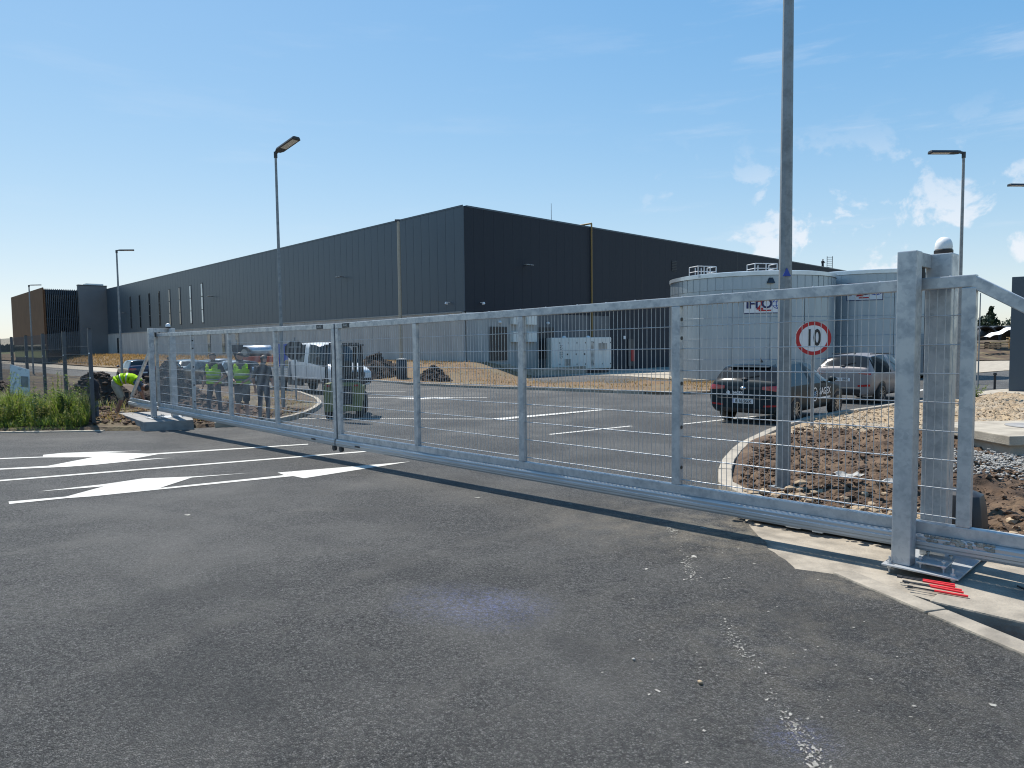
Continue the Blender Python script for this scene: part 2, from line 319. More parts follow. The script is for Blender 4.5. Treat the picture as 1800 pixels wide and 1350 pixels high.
class MB:
    def __init__(s): s.v = []; s.f = []; s.m = []
    def add(s, vs_, fs, mi=0):
        b = len(s.v); s.v += [Vector(q) for q in vs_]
        for f in fs: s.f.append([b + i for i in f]); s.m.append(mi)
        return s
    def hexa(s, p, mi=0):   # p: 4 bottom (ccw from above) + 4 top
        return s.add(p, [(3, 2, 1, 0), (4, 5, 6, 7), (0, 1, 5, 4), (1, 2, 6, 5), (2, 3, 7, 6), (3, 0, 4, 7)], mi)
    def box(s, c, d, rz=0.0, mi=0):
        c = Vector(c); hx, hy, hz = d[0] / 2, d[1] / 2, d[2] / 2
        M = Matrix.Rotation(rz, 3, 'Z')
        return s.hexa([c + M @ Vector(q) for q in ((-hx, -hy, -hz), (hx, -hy, -hz), (hx, hy, -hz), (-hx, hy, -hz), (-hx, -hy, hz), (hx, -hy, hz), (hx, hy, hz), (-hx, hy, hz))], mi)
    def bar(s, a, b, w, h, upv=(0, 0, 1), mi=0):
        a, b = Vector(a), Vector(b); t = (b - a).normalized(); x = t.cross(Vector(upv)).normalized(); z = x.cross(t)
        x *= w / 2; z *= h / 2
        return s.hexa([a - x - z, a + x - z, b + x - z, b - x - z, a - x + z, a + x + z, b + x + z, b - x + z], mi)
    def cyl(s, a, b, ra, rb=None, n=12, cap=True, mi=0):
        a, b = Vector(a), Vector(b); rb = ra if rb is None else rb
        t = (b - a).normalized(); x = t.orthogonal().normalized(); y = t.cross(x)
        vs_ = []
        for p, r in ((a, ra), (b, rb)):
            for i in range(n):
                g = 2 * math.pi * i / n; vs_.append(p + (x * math.cos(g) + y * math.sin(g)) * r)
        fs = [(i, (i + 1) % n, n + (i + 1) % n, n + i) for i in range(n)]
        if cap: fs += [tuple(range(n - 1, -1, -1)), tuple(range(n, 2 * n))]
        return s.add(vs_, fs, mi)
    def tube(s, pts, r, n=8, mi=0):
        pts = [Vector(p) for p in pts]
        for a, b in zip(pts, pts[1:]): s.cyl(a, b, r, r, n, True, mi)
        return s
    def prism(s, poly, z0, z1, mi=0):
        n = len(poly)
        return s.add([(p[0], p[1], z0) for p in poly] + [(p[0], p[1], z1) for p in poly],
                     [tuple(range(n - 1, -1, -1)), tuple(range(n, 2 * n))] + [(i, (i + 1) % n, n + (i + 1) % n, n + i) for i in range(n)], mi)
    def extr(s, poly3, d, mi=0):
        n = len(poly3); d = Vector(d); P = [Vector(p) for p in poly3]
        return s.add(P + [p + d for p in P], [tuple(range(n)), tuple(range(2 * n - 1, n - 1, -1))] + [(i, n + i, n + (i + 1) % n, (i + 1) % n) for i in range(n)], mi)
    def lathe(s, prof, c=(0, 0, 0), n=24, mi=0):
        c = Vector(c); k = len(prof); vs_ = []
        for i in range(n):
            g = 2 * math.pi * i / n
            for r, z in prof: vs_.append(c + Vector((r * math.cos(g), r * math.sin(g), z)))
        fs = [(i * k + j, ((i + 1) % n) * k + j, ((i + 1) % n) * k + j + 1, i * k + j + 1) for i in range(n) for j in range(k - 1)]
        return s.add(vs_, fs, mi)
    def grid(s, rows, mi=0):
        k = len(rows[0]); vs_ = [p for r in rows for p in r]
        return s.add(vs_, [(i * k + j, i * k + j + 1, (i + 1) * k + j + 1, (i + 1) * k + j) for i in range(len(rows) - 1) for j in range(k - 1)], mi)
    def ellipsoid(s, c, r, nu=12, nv=8, rot=None, mi=0):
        c = Vector(c); vs_ = []
        for j in range(nv + 1):
            ph = math.pi * j / nv - math.pi / 2
            for i in range(nu):
                g = 2 * math.pi * i / nu
                q = Vector((r[0] * math.cos(ph) * math.cos(g), r[1] * math.cos(ph) * math.sin(g), r[2] * math.sin(ph)))
                vs_.append(c + (rot @ q if rot else q))
        return s.add(vs_, [(j * nu + i, j * nu + (i + 1) % nu, (j + 1) * nu + (i + 1) % nu, (j + 1) * nu + i) for j in range(nv) for i in range(nu)], mi)
    def mesh(s, name, mats, org=Vector((0, 0, 0)), smooth=False, bevel=0.0, tri=False, fix=True):
        me = bpy.data.meshes.new(name)
        me.from_pydata([tuple(q - org) for q in s.v], [], s.f)
        if not isinstance(mats, (list, tuple)): mats = [mats]
        for q in mats: me.materials.append(q)
        if len(mats) > 1: me.polygons.foreach_set('material_index', s.m)
        if fix or bevel or tri:
            bm = bmesh.new(); bm.from_mesh(me)
            if fix: bmesh.ops.recalc_face_normals(bm, faces=bm.faces)
            if bevel: 
                ed = [e for e in bm.edges if len(e.link_faces) == 2 and e.calc_face_angle(0) > .5]
                bmesh.ops.bevel(bm, geom=ed, offset=bevel, segments=2, profile=.6, affect='EDGES', clamp_overlap=True)
            if tri: bmesh.ops.triangulate(bm, faces=bm.faces)
            bm.to_mesh(me); bm.free()
        if smooth:
            me.polygons.foreach_set('use_smooth', [True] * len(me.polygons))
            if smooth != 'all': me.set_sharp_from_angle(angle=R(40))
        me.update(); return me
    def build(s, name, mats, parent=None, **k):
        org = ORG.get(parent, Vector((0, 0, 0)))
        own = k.pop('at', None)
        if own is not None:
            own = Vector(own); me = s.mesh(name, mats, own, **k)
        else: me = s.mesh(name, mats, org, **k)
        o = bpy.data.objects.new(name, me); COL.objects.link(o)
        if parent is not None: o.parent = parent
        if own is not None:
            o.location = own - org; ORG[o] = own
        else: ORG[o] = org
        return o

def link(name, me, parent=None, loc=(0, 0, 0), rz=0.0, scale=None):
    o = bpy.data.objects.new(name, me); COL.objects.link(o)
    o.parent = parent; o.location = Vector(loc) - (ORG.get(parent, Vector((0, 0, 0))) if parent else Vector((0, 0, 0)))
    o.rotation_euler = (0, 0, rz)
    if scale: o.scale = scale
    ORG[o] = Vector((0, 0, 0)); return o
def text(name, body, size, mat_, parent, loc, X, Y, align='CENTER', extr=.0015, bold=0.0, sx=1.0):
    """flat lettering; X = reading direction, Y = up direction"""
    cu = bpy.data.curves.new(name, 'FONT'); cu.body = body; cu.size = size; cu.extrude = extr; cu.offset = bold
    cu.align_x = align; cu.align_y = 'CENTER'; cu.materials.append(mat_); cu.resolution_u = 3
    tmp = bpy.data.objects.new(name, cu); me = bpy.data.meshes.new_from_object(tmp); bpy.data.objects.remove(tmp)
    me.materials.clear(); me.materials.append(mat_)
    o = bpy.data.objects.new(name, me); COL.objects.link(o)
    X = Vector(X).normalized(); Y = Vector(Y).normalized(); Z = X.cross(Y)
    M = Matrix((X * sx, Y, Z)).transposed().to_4x4(); M.translation = Vector(loc) - (ORG.get(parent, Vector((0, 0, 0))) if parent else Vector((0, 0, 0)))
    if parent: o.parent = parent
    o.matrix_local = M
    return o
def copy_tree(o, parent=None):
    c = o.copy(); COL.objects.link(c); c.parent = parent; ORG[c] = ORG.get(o, Vector((0, 0, 0)))
    for ch in list(o.children): copy_tree(ch, c)
    return c

# ------------------------------------------------------------------ terrain
GP = [(-60, 0), (4, 0), (20, -.46), (35, -.64), (60, -.85), (90, -.95), (9000, -.95)]
def zr(y):
    for (a, za), (b, zb) in zip(GP, GP[1:]):
        if y <= b: return za + (zb - za) * max(0, (y - a)) / (b - a) if y > a else za
    return -.95
def nz(x, y, s=1.0, seed=0.0): return noise.noise(Vector((x * s, y * s, seed)))
def fb(x, y, s, seed=0., o=4): return noise.fractal(Vector((x * s, y * s, seed)), 1.0, 2.0, o)
def resample(pl, n):
    P = [Vector((*p, 0)) if len(p) == 2 else Vector(p) for p in pl]
    L = [0]
    for a, b in zip(P, P[1:]): L.append(L[-1] + (b - a).length)
    out = []
    for i in range(n):
        d = L[-1] * i / (n - 1); k = 0
        while k < len(L) - 2 and L[k + 1] < d: k += 1
        f = (d - L[k]) / max(1e-9, L[k + 1] - L[k]); out.append(P[k].lerp(P[k + 1], f))
    return out
def smooth_pl(pl, n, it=3):
    q = resample(pl, n)
    for _ in range(it): q = [q[0]] + [(q[i - 1] + q[i] * 2 + q[i + 1]) / 4 for i in range(1, n - 1)] + [q[-1]]
    return q
def loft_sheet(near, far, n, k, zf, power=1.0, skirt=0.0):
    A, B = resample(near, n), resample(far, n)
    rows = []
    for i in range(n):
        row = []
        for j in range(k):
            f = (j / (k - 1)) ** power
            p = A[i].lerp(B[i], f); row.append((p.x, p.y, zf(p.x, p.y, f, i / (n - 1)) - (skirt if j == 0 else 0)))
        rows.append(row)
    return rows
def offset_pl(pl, d, side):
    P = [Vector((*p, 0)) for p in pl]; out = []
    for i in range(len(P)):
        t = (P[min(i + 1, len(P) - 1)] - P[max(i - 1, 0)]).normalized(); q = P[i] + Vector((t.y, -t.x, 0)) * side * d; out.append((q.x, q.y))
    return out
def ss(a, b, x):
    t = max(0., min(1., (x - a) / (b - a))); return t * t * (3 - 2 * t)

# building frame: corner, direction of the long left front, direction of the right front
C0 = Vector((-3.37, 50.0, 0)); DA = Vector((-.6928, .7211, 0)); DB = Vector((.7131, .7011, 0)); NA = -DB; NB = -DA
def bp(u, v, z=0): return C0 + DA * u + NA * v + Vector((0, 0, z))      # u along the left front, v out of it
def bq(s, o, z=0): return C0 + DB * s + NB * o + Vector((0, 0, z))      # s along the right front, o out of it

# ground sheet to the horizon
rowsY = [-30, -10, 0, 4, 10, 20, 27, 35, 45, 60, 75, 90, 130, 180, 260, 400, 700, 1400, 4500]
rowsX = [-4500, -1500, -700, -400, -250, -160, -110, -80, -60, -40, -20, 0, 20, 40, 60, 80, 110, 160, 250, 400, 700, 1500, 4500]
g = MB(); g.grid([[(x, y, zr(y) - (.34 if y < 61 else .34 - .30 * ss(60, 130, y))) for x in rowsX] for y in rowsY])
tag(g.build('ground', FIELD, smooth=True), 'flat green and straw coloured field running to the horizon', None, kind='structure')

# asphalt yard, its right edge following the kerb at the gate foundation
KE = [(-8, 3.9), (2.0, 3.15), (2.9, 2.75), (3.41, 2.58), (3.63, 2.50), (3.89, 2.43), (4.27, 2.35), (4.6, 2.28), (4.74, 2.22), (4.87, 2.03), (5.35, 2.03), (6.2, 2.14), (6.5, 2.2), (6.7, 2.3), (7.2, 4.5), (8, 14), (10, 44), (12, 62)]
def xedge(y):
    for (a, xa), (b, xb) in zip(KE, KE[1:]):
        if a <= y <= b: return xa + (xb - xa) * (y - a) / (b - a)
    return KE[0][1] if y < KE[0][0] else 62
ys = sorted(set([-8 + .5 * i for i in range(0, 115)] + [q[0] for q in KE] + [3.5 + .1 * i for i in range(0, 40)]))
a = MB(); rows = []
for y in ys:
    xe = xedge(y)
    if 4.7 < y < 6.6: xe += .05 * nz(y * 4, 3.1) + .03 * nz(y * 11, 5.1)
    elif 3.2 < y < 4.71: xe += .010 * nz(y * 9, 3.1)
    rows.append([(-62 + (xe + 62) * (1 - (1 - j / 24) ** 1.0), y, zr(y)) for j in range(25)])
a.grid(rows)
tag(a.build('asphalt_yard', ASPH), 'worn dark grey asphalt of the entrance road and yard', None, kind='structure')

# lanes beside the long front
def lane(name, v0, v1, u0_, u1_, dz, mt, label):
    q = MB(); q.grid([[tuple(bp(u, v0 + (v1 - v0) * j / 2)) for j in range(3)] for u in [u0_ + (u1_ - u0_) * i / 60 for i in range(61)]])
    q.v = [Vector((p.x, p.y, zr(p.y) + dz)) for p in q.v]
    return tag(q.build(name, mt), label, None, kind='structure')
lane('asphalt_lane', 12.9, 19.5, -2, 190, .02, ASPH, 'asphalt lane along the long building')
lane('concrete_lane', 9.0, 13.0, 4, 190, .03, CONC, 'pale concrete lane along the long building')
# concrete apron by the tanks and far right road
apr = MB(); apr.grid(loft_sheet([(2, 49.5), (7, 47.5), (11, 37.2), (16, 36), (24, 40), (34, 47.6), (70, 52)], [(6, 58.5), (20, 73), (30, 82), (40, 84), (52, 78), (60, 72), (90, 72)], 60, 30,
    lambda x, y, f, s: zr(y) + .035 - .12 * ss(44, 56, y) * ss(30, 16, x)))
tag(apr.build('concrete_apron', CONC, smooth=True), 'pale concrete apron around tanks and generator', None, kind='structure')

# dry grass bank in front of the building
NEARK = [tuple(bp(u, 9.0)[:2]) for u in (185, 150, 120, 90, 70, 50, 35, 20, 8)] + [(-9.6, 45.2), (-7.6, 41.6), (-5.74, 38.7), (-3.9, 36.7), (-2.02, 34.9), (0, 33.3), (1.6, 31.95), (3.9, 29.6), (6.0, 27.9), (7.7, 27.9), (10, 29.5), (14, 33.5), (18, 36.4)]
FARK = [tuple(bp(u, .05)[:2]) for u in (185, 150, 120, 90, 70, 50, 35, 20, 8, 0)] + [(-2.6, 49.0), (-1.2, 49.2), (0.4, 49.6), (3, 49.0), (6.0, 47.8), (8.2, 44), (10.2, 38.8), (12, 37.2), (16, 36.6), (18.6, 36.8)]
def bank_z(x, y, f, s=0):
    base = zr(y) + .10
    rel = Vector((x, y, 0)) - C0; u, v = rel.dot(DA), rel.dot(NA)
    hi = .28
    k = ss(9.2, 2.5, v) * ss(-9, -1.5, u + max(0, 0)) if u > -12 else 0
    k = k * ss(2.2, -2.4, x - .02 * (y - 45)) if u < 3 else k
    z = base + (hi - base) * k
    lowyard = ss(30, 48, y) * ss(-.5, 2.0, x) * .20
    return z - lowyard + .05 * fb(x, y, .45, 3) * min(1, f * 6)
bk = MB(); bk.grid(loft_sheet(offset_pl(NEARK, .13, 1), FARK, 420, 36, bank_z))
BANK = tag(bk.build('dry_bank', DRYG, smooth=True), 'dry straw coloured bank in front of the building', None, kind='structure')

# left scrub verge
kA = [(-7.25, 16.75), (-6.51, 17.08), (-6.08, 17.7), (-5.98, 18.7), (-6.02, 19.64), (-6.19, 21.68), (-6.65, 24.14), (-7.47, 26.61), (-9.49, 31.08), (-11.81, 34.94), (-15.2, 37.6)]
vN = [(-62, 16.14), (-40, 16.14), (-25, 16.14), (-12, 16.14), (-8.8, 16.2)] + offset_pl(kA, .13, -1)
vF = [tuple(bp(u, 18.9)[:2]) for u in (150, 110, 80, 60, 45, 32, 22, 14, 8, 4, 1, -1)]
def verge_z(x, y, f, s=0):
    e = min(1, f * 14)
    return zr(y) + .085 + e * (.04 + .07 * fb(x, y, .5, 9) + .03 * fb(x, y, 2.2, 4)) + .10 * ss(-8.5, -10, x) * ss(16.5, 18, y) * ss(30, 24, y)
vg = MB(); vg.grid(loft_sheet(vN, vF, 300, 60, verge_z, 1.5, .12))
tag(vg.build('scrub_verge', VERGE, smooth=True), 'bare scrubby soil verge left of the road', None, kind='structure')
def vz(x, y): return verge_z(x, y, .5)

# right planting island
kB = [(2.36, 6.75), (2.30, 7.2), (2.29, 7.66), (2.38, 8.1), (2.58, 8.61), (3.04, 9.87), (3.72, 11.32), (4.59, 12.83), (5.59, 14.43), (7.16, 16.61), (8.98, 18.46), (11.58, 20.77), (14.5, 22.9), (17.2, 24.6)]
iF = [(2.20, 6.36), (2.80, 5.70), (3.43, 5.03), (4.18, 4.25), (5.9, 2.45), (8.0, 2.2), (9.5, 4.2), (12, 6.5), (14.5, 9.5), (16.5, 12.5), (18.0, 16), (18.6, 19), (18.8, 21.5), (18.6, 23.2)]
def isl_z(x, y, f, s=0):
    e = min(1, f * 9) * min(1, (1 - f) * 14)
    return zr(y) + .01 + .065 * min(1, (1 - f) * 14) + e * (.05 + .09 * fb(x, y, .8, 21) + .05 * fb(x, y, 3.5, 2) + .05 * fb(x, y, 8, 5) + .03 * nz(x, y, 17, 7)) + .10 * ss(2.8, 4.2, x) * ss(6, 8, y) * ss(14, 11, y) - .16 * ss(1.7, .5, math.hypot(x - 7.5, y - 9.0))
il = MB(); rowsI = loft_sheet(offset_pl(kB, .15, 1), iF, 330, 260, isl_z, 1.0, .06); il.grid(rowsI)
for i in range(329):
    for j in range(259):
        p = rowsI[i][j]; w = ss(12.0, 12.8, p[1] + .8 * nz(p[0], p[1], .9, 5)) if p[0] > 3.5 else 0
        il.m[i * 259 + j] = 1 if w > .5 else 0
tag(il.build('planting_island', [ISL, SAND], smooth=True), 'bare brown soil and sandy rubble island inside the gate', None, kind='structure')
def iz(x, y): return isl_z(x, y, .5)

# kerbs, stone by stone
def kerb(name, pl, w, h, label, step=.98, side=1, sub=0.0, n=160, mt=KERB):
    root = empty(name, (0, 0, 0), 0, label, None, kind='structure')
    q = smooth_pl(pl, n, 4)
    L = [0]
    for a_, b_ in zip(q, q[1:]): L.append(L[-1] + (b_ - a_).length)
    def at(d):
        k = 0
        while k < len(L) - 2 and L[k + 1] < d: k += 1
        return q[k].lerp(q[k + 1], (d - L[k]) / (L[k + 1] - L[k]))
    k = 0; d = 0
    while d + step <= L[-1]:
        A, B = at(d + .006), at(d + step - .006); t = (B - A).normalized(); nn = Vector((t.y, -t.x, 0)) * side
        za, zb = zr(A.y), zr(B.y); hh = h + random.uniform(-.006, .006)
        bx = MB(); P = []
        for z0 in (-.25, hh):
            for (pt, z) in ((A, za), (B, zb), (B + nn * w, zb), (A + nn * w, za)): P.append((pt.x, pt.y, z + z0))
        bx.hexa(P).build('kerb_stone', mt, root, bevel=.012)
        d += step; k += 1
    return root
kerb('island_kerb', kB, .16, .135, 'curved pale kerb round the planting island', side=1)
kerb('verge_kerb', kA, .14, .13, 'curved pale kerb round the left scrub verge', side=-1)
kerb('bank_kerb', NEARK[7:], .14, .12, 'kerb along the dry grass bank', side=1, step=1.5)
kerb('edge_kerb', [(-60, 16.0), (-25, 16.0), (-12, 16.0), (-8.9, 16.12)], .14, .03, 'flush kerb between asphalt and weeds', side=-1, step=1.2)
kerb('gate_kerb', [(x, y) for (y, x) in [q for q in KE if 1.9 < q[0] < 4.75]][::-1], .15, .02, 'pale flush kerb beside the gate foundation', side=-1, step=.8, mt=DUSTC)

# ------------------------------------------------------------------ road markings
def paint(name, polys, label, group=None, dz=.005, at=None):
    q = MB()
    for poly in polys:
        q.add([(x, y, zr(y) + dz) for x, y in poly], [tuple(range(len(poly)))])
    return tag(q.build(name, MARK, tri=True, at=at), label, 'road marking', group)
def stripe(a, b, w):
    a, b = Vector((*a, 0)), Vector((*b, 0)); t = (b - a).normalized(); s_ = Vector((-t.y, t.x, 0)) * w / 2
    return [tuple((a - s_)[:2]), tuple((b - s_)[:2]), tuple((b + s_)[:2]), tuple((a + s_)[:2])]
paint('painted_arrow', [[(-5.69, 7.70), (-5.58, 7.56), (-5.15, 7.86), (-4.91, 7.95), (-4.33, 8.35), (-2.97, 9.25), (-2.77, 9.06), (-1.57, 10.5), (-3.29, 9.57), (-3.12, 9.34), (-4.37, 8.46), (-4.33, 9.23), (-3.66, 9.58), (-4.34, 9.32), (-4.97, 9.21), (-5.26, 8.78), (-5.79, 8.31), (-5.16, 8.62), (-5.21, 7.96)]],
      'white painted lane arrow with long tip nearest the camera', at=(-4.0, 8.8, 0))
paint('painted_arrow', [[(-12.5, 8.35), (-8.50, 11.36), (-7.92, 11.51), (-7.02, 11.46), (-7.13, 10.51), (-7.70, 10.29), (-9.9, 9.3), (-9.85, 9.15), (-7.61, 10.17), (-6.75, 10.38), (-6.43, 10.57), (-6.12, 10.88), (-5.61, 11.28), (-6.23, 11.08), (-6.08, 11.74), (-3.85, 12.93), (-3.89, 13.05), (-6.29, 11.85), (-7.19, 12.12), (-6.63, 12.30), (-7.25, 12.23), (-7.94, 12.09), (-8.12, 11.86), (-7.96, 11.62), (-8.54, 11.50), (-12.6, 8.55)]],
      'white painted double arrow nearest the weeds, beyond the long line', at=(-7, 11.3, 0))
paint('painted_line', [stripe((-12, 6.05), (-2.5, 11.82), .135)], 'long white painted line between the two arrows')
paint('painted_line', [stripe((-8.2, 19.6), (-3.45, 18.85), .13), stripe((-3.5, 18.86), (-.31, 18.24), .13), [(-.6, 18.18), (-.25, 18.1), (2.95, 21.1), (2.8, 21.25), (-.6, 18.42)]], 'bent white line on the asphalt behind the gate')
paint('painted_line', [stripe((.76, 14.22), (2.75, 15.88), .13)], 'short white dash in the middle of the yard')
paint('painted_arrow', [stripe((-5.9, 28.2), (-1.0, 27.3), .16), [(-4.6, 27.2), (-3.0, 27.9), (-2.2, 27.2), (-3.6, 26.7)]], 'small white arrow far back near the dry bank')
paint('painted_line', [stripe((-8.3, 33.2), (-4.9, 31.9), .14)], 'far white line beside the truck front')
paint('painted_line', [stripe((3.9, 16.1), (6.4, 18.15), .12)], 'white bay line beneath the dark hatchback')
for (p, q, w, lb) in (((17.8, 25.9 + 2.2), (20.7, 31.0), .22, 'white line at the kerb right of the gate'), ((20.6, 32.5), (25.5, 38.5), .22, 'white dash right of the bollard'), ((26, 36), (31.5, 41.5), .22, 'farthest white dash by the dark totem'), ((14.6, 26), (18.6, 30.4), .2, 'white line seen between the gate posts')):
    paint('painted_line', [stripe(p, q, w)], lb)

# ------------------------------------------------------------------ gate foundation, right
GR = Vector((2.78, 4.97, 0)); GD = Vector((-.690, .7238, 0)); GN = Vector((-.7238, -.690, 0))
def gp(t, n, z): return GR + GD * t + GN * n + Vector((0, 0, z))
def gbox(mb, t0, t1, n0, n1, z0, z1, mi=0):
    q = [(t0, n1), (t1, n1), (t1, n0), (t0, n0)]
    return mb.hexa([gp(t, n, z0) for t, n in q[::-1]] + [gp(t, n, z1) for t, n in q[::-1]], mi)
f = MB(); gbox(f, -6.5, -.42, -.80, .70, -.5, 0.0)
tag(f.build('gate_foundation', DUSTC, bevel=.012, at=gp(-2, 0, 0)), 'long concrete foundation slab under the gate drive', 'foundation')
f = MB()
rim = [gp(-.415, .62, 0), gp(-.415, -.45, 0), gp(1.5, -.38, 0), gp(1.62, -.02, 0)]
kedge = [(2.62, 4.22), (2.56, 4.45), (2.50, 4.62), (2.54, 5.2), (2.58, 5.6)]
poly = [(p.x, p.y) for p in (gp(-.415, -.80, 0), gp(1.25, -.80, 0))] + [(2.3, 6.9), (1.86, 6.4), (1.84, 5.4), (1.86, 4.75), (2.2, 4.5), (2.53, 4.35), (gp(-.415, .64, 0).x, gp(-.415, .64, 0).y)]
for yy0, yy1 in ((0, 1),):
    f.prism(poly, -.4, 0)
f.v = [Vector((p.x, p.y, zr(p.y) - .012 if p.z > -.1 else p.z)) for p in f.v]
tag(f.build('concrete_fill', DUSTC, at=(2.6, 5.2, 0)), 'dusty concrete strip under the right gate end', None, kind='structure')
tr = MB(); tr.grid([[(2.2 + .1 * i, 1.5 + .15 * j, -.16 + .035 * fb(i, j, .9, 3)) for i in range(50)] for j in range(30)])
tag(tr.build('trench_soil', SOIL, smooth=True), 'soil in the trench beside the foundation', None, kind='structure')

# ------------------------------------------------------------------ sliding gate leaves
def leaf(name, label, t0, t1, top0, top1, verts, tail, mesh_bays, lower_ext, plates, marks_t):
    root = empty(name, gp((t0 + t1) / 2, 0, 0), 0, label, 'gate', 'sliding gate leaves')
    def Z(t, z): return z + top0 + (top1 - top0) * (t - t0) / (t1 - t0) - 2.0      # z given for a 2.0 m high leaf
    def tb(mb, a, b, n0, n1, z0, z1, mi=0):
        q = [(a, n1), (b, n1), (b, n0), (a, n0)][::-1]
        mb.hexa([gp(t, n, Z(t, z0)) for t, n in q] + [gp(t, n, Z(t, z1)) for t, n in q], mi)
    h = .03
    mb = MB(); tb(mb, t0, t1, -h, h, 1.918, 2.0); mb.build('top_rail', GALV, root, bevel=.006)
    la, lb = lower_ext
    mb = MB(); tb(mb, la, lb, -h, h, .205, .290); mb.build('bottom_rail', GALV, root, bevel=.006)
    # C-shaped rolling track under the leaf, with ribs along its face
    prof = [(-.06, .10), (-.06, .19), (-.045, .205), (.045, .205), (.062, .198), (.068, .186), (.066, .165), (.074, .158), (.074, .135), (.068, .128), (.068, .112), (.060, .095), (.03, .088), (.03, .096), (-.03, .096), (-.03, .088)]
    P0 = [gp(la, n, Z(la, z)) for n, z in prof]; P1 = [gp(lb, n, Z(lb, z)) for n, z in prof]
    k = len(prof); mb = MB(); mb.add(P0 + P1, [(i, (i + 1) % k, k + (i + 1) % k, k + i) for i in range(k)] + [tuple(range(k)), tuple(range(2 * k - 1, k - 1, -1))])
    mb.build('rolling_track', ALU, root, tri=False)
    for (tv, w) in verts:
        mb = MB(); tb(mb, tv - w / 2, tv + w / 2, -h, h, .2905, 1.9175); mb.build('upright', GALV, root, bevel=.006)
    for tv in plates:
        mb = MB(); tb(mb, tv - .046, tv - .0405, -.028, .034, .32, 1.90); pl = mb.build('adjusting_plate', GALV, root)
        for zz in (1.80, 1.63, 1.22, .82, .45):
            c = gp(tv - .047, .004, Z(tv, zz)); mb = MB(); mb.cyl(c, c - GD * .004, .017, n=12); mb.build('slot_hole', BLACK, pl)
    for (a, b) in mesh_bays:
        mb = MB(); n_ = max(2, int(round((b - a) / .05)))
        for i in range(n_ + 1):
            t = a + (b - a) * i / n_
            mb.cyl(gp(t, -.012, Z(t, .30)), gp(t, -.012, Z(t, 1.93)), .0027, n=5, cap=False)
        for j in range(9):
            z = .335 + .2 * j
            for dn in (-.018, -.006):
                mb.cyl(gp(a, dn, Z(a, z)), gp(b, dn, Z(b, z)), .0036, n=6, cap=False)
        tag(mb.build('wire_mesh', GALVW, root, smooth='all', fix=False), kind='stuff')
    ta, tbm, zb_ = tail
    mb = MB(); A = gp(ta, 0, Z(ta, 1.955)); B = gp(tbm, 0, Z(tbm, zb_)); mb.bar(A, B, .058, .08, upv=(0, 0, 1)); mb.build('diagonal_brace', GALV, root, bevel=.006)
    # screw heads on the top rail
    for i in range(int((t1 - t0) / .42)):
        t = t0 + .2 + i * .42 + random.uniform(-.06, .06); c = gp(t, random.uniform(-.01, .01), Z(t, 2.0))
        mb = MB(); mb.cyl(c, c + Vector((0, 0, .008)), .008, .005, n=8); mb.build('screw_head', GALVW, root)
    for t in marks_t:
        mb = MB(); tb(mb, t - .10, t + .10, .0305, .036, 1.925, 1.992); pl = mb.build('name_plate', DARKM, root)
        c = gp(t, .0375, Z(t, 1.958)); text('lettering', 'A-HEL', .05, GALVW, pl, c, -GD, (0, 0, 1), extr=.0005)
    return root, tb, Z
lr, tbR, ZR = leaf('gate_leaf', 'right galvanised sliding gate leaf with wire mesh, nearest the camera', -.47, 7.94, 2.035, 1.945,
     [(-.43, .085), (1.84, .085), (3.86, .08), (5.87, .08), (7.90, .085)], (-.45, -3.0, .33), [(-.385, 1.795), (1.885, 3.815), (3.905, 5.825), (5.915, 7.855)], (-3.4, 7.94), [1.84], [7.62])
lo, tbL, ZL = leaf('gate_leaf', 'left galvanised sliding gate leaf beyond the centre meeting point', 7.99, 16.75, 1.945, 1.945,
     [(8.03, .085), (10.10, .08), (12.17, .08), (14.25, .08), (16.70, .085)], (16.72, 19.0, .33), [(8.075, 10.055), (10.145, 12.125), (12.215, 14.205), (14.295, 16.655)], (7.99, 19.1), [14.25], [8.42])
# end stop rollers at the meeting point and a black sealing strip
mb = MB(); tbR(mb, 7.942, 7.966, -.02, .02, .2, 1.99); mb.build('rubber_edge', RUBBER, lr)
for root, t, Z in ((lr, 7.86, ZR), (lo, 8.07, ZL)):
    c = gp(t, .02, Z(t, .055)); mb = MB(); mb.cyl(c - GN * .02, c + GN * .02, .045, n=16); mb.bar(c, c + Vector((0, 0, .07)), .05, .05, upv=GD); mb.build('end_roller', DARKM, root, smooth=True)
for t, Z, root in ((7.3, ZR, lr), (8.65, ZL, lo)):
    c = gp(t, .0755, Z(t, .147)); mb = MB(); mb.bar(c - GD * .07, c + GD * .07, .004, .026, upv=(0, 0, 1)); mb.build('data_plate', BLACK, root)
# smear of mortar on the track beside the right post
mb = MB()
for i in range(60):
    t = random.uniform(-.62, -.22); z = random.gauss(.19, .02); c = gp(t, .0692, ZR(t, min(.205, z)))
    mb.ellipsoid(c, (.016, .004, .010), 6, 4, Matrix.Rotation(math.atan2(GD.y, GD.x), 3, 'Z'))
mb.build('mortar_smear', MORTAR, lr, smooth='all')

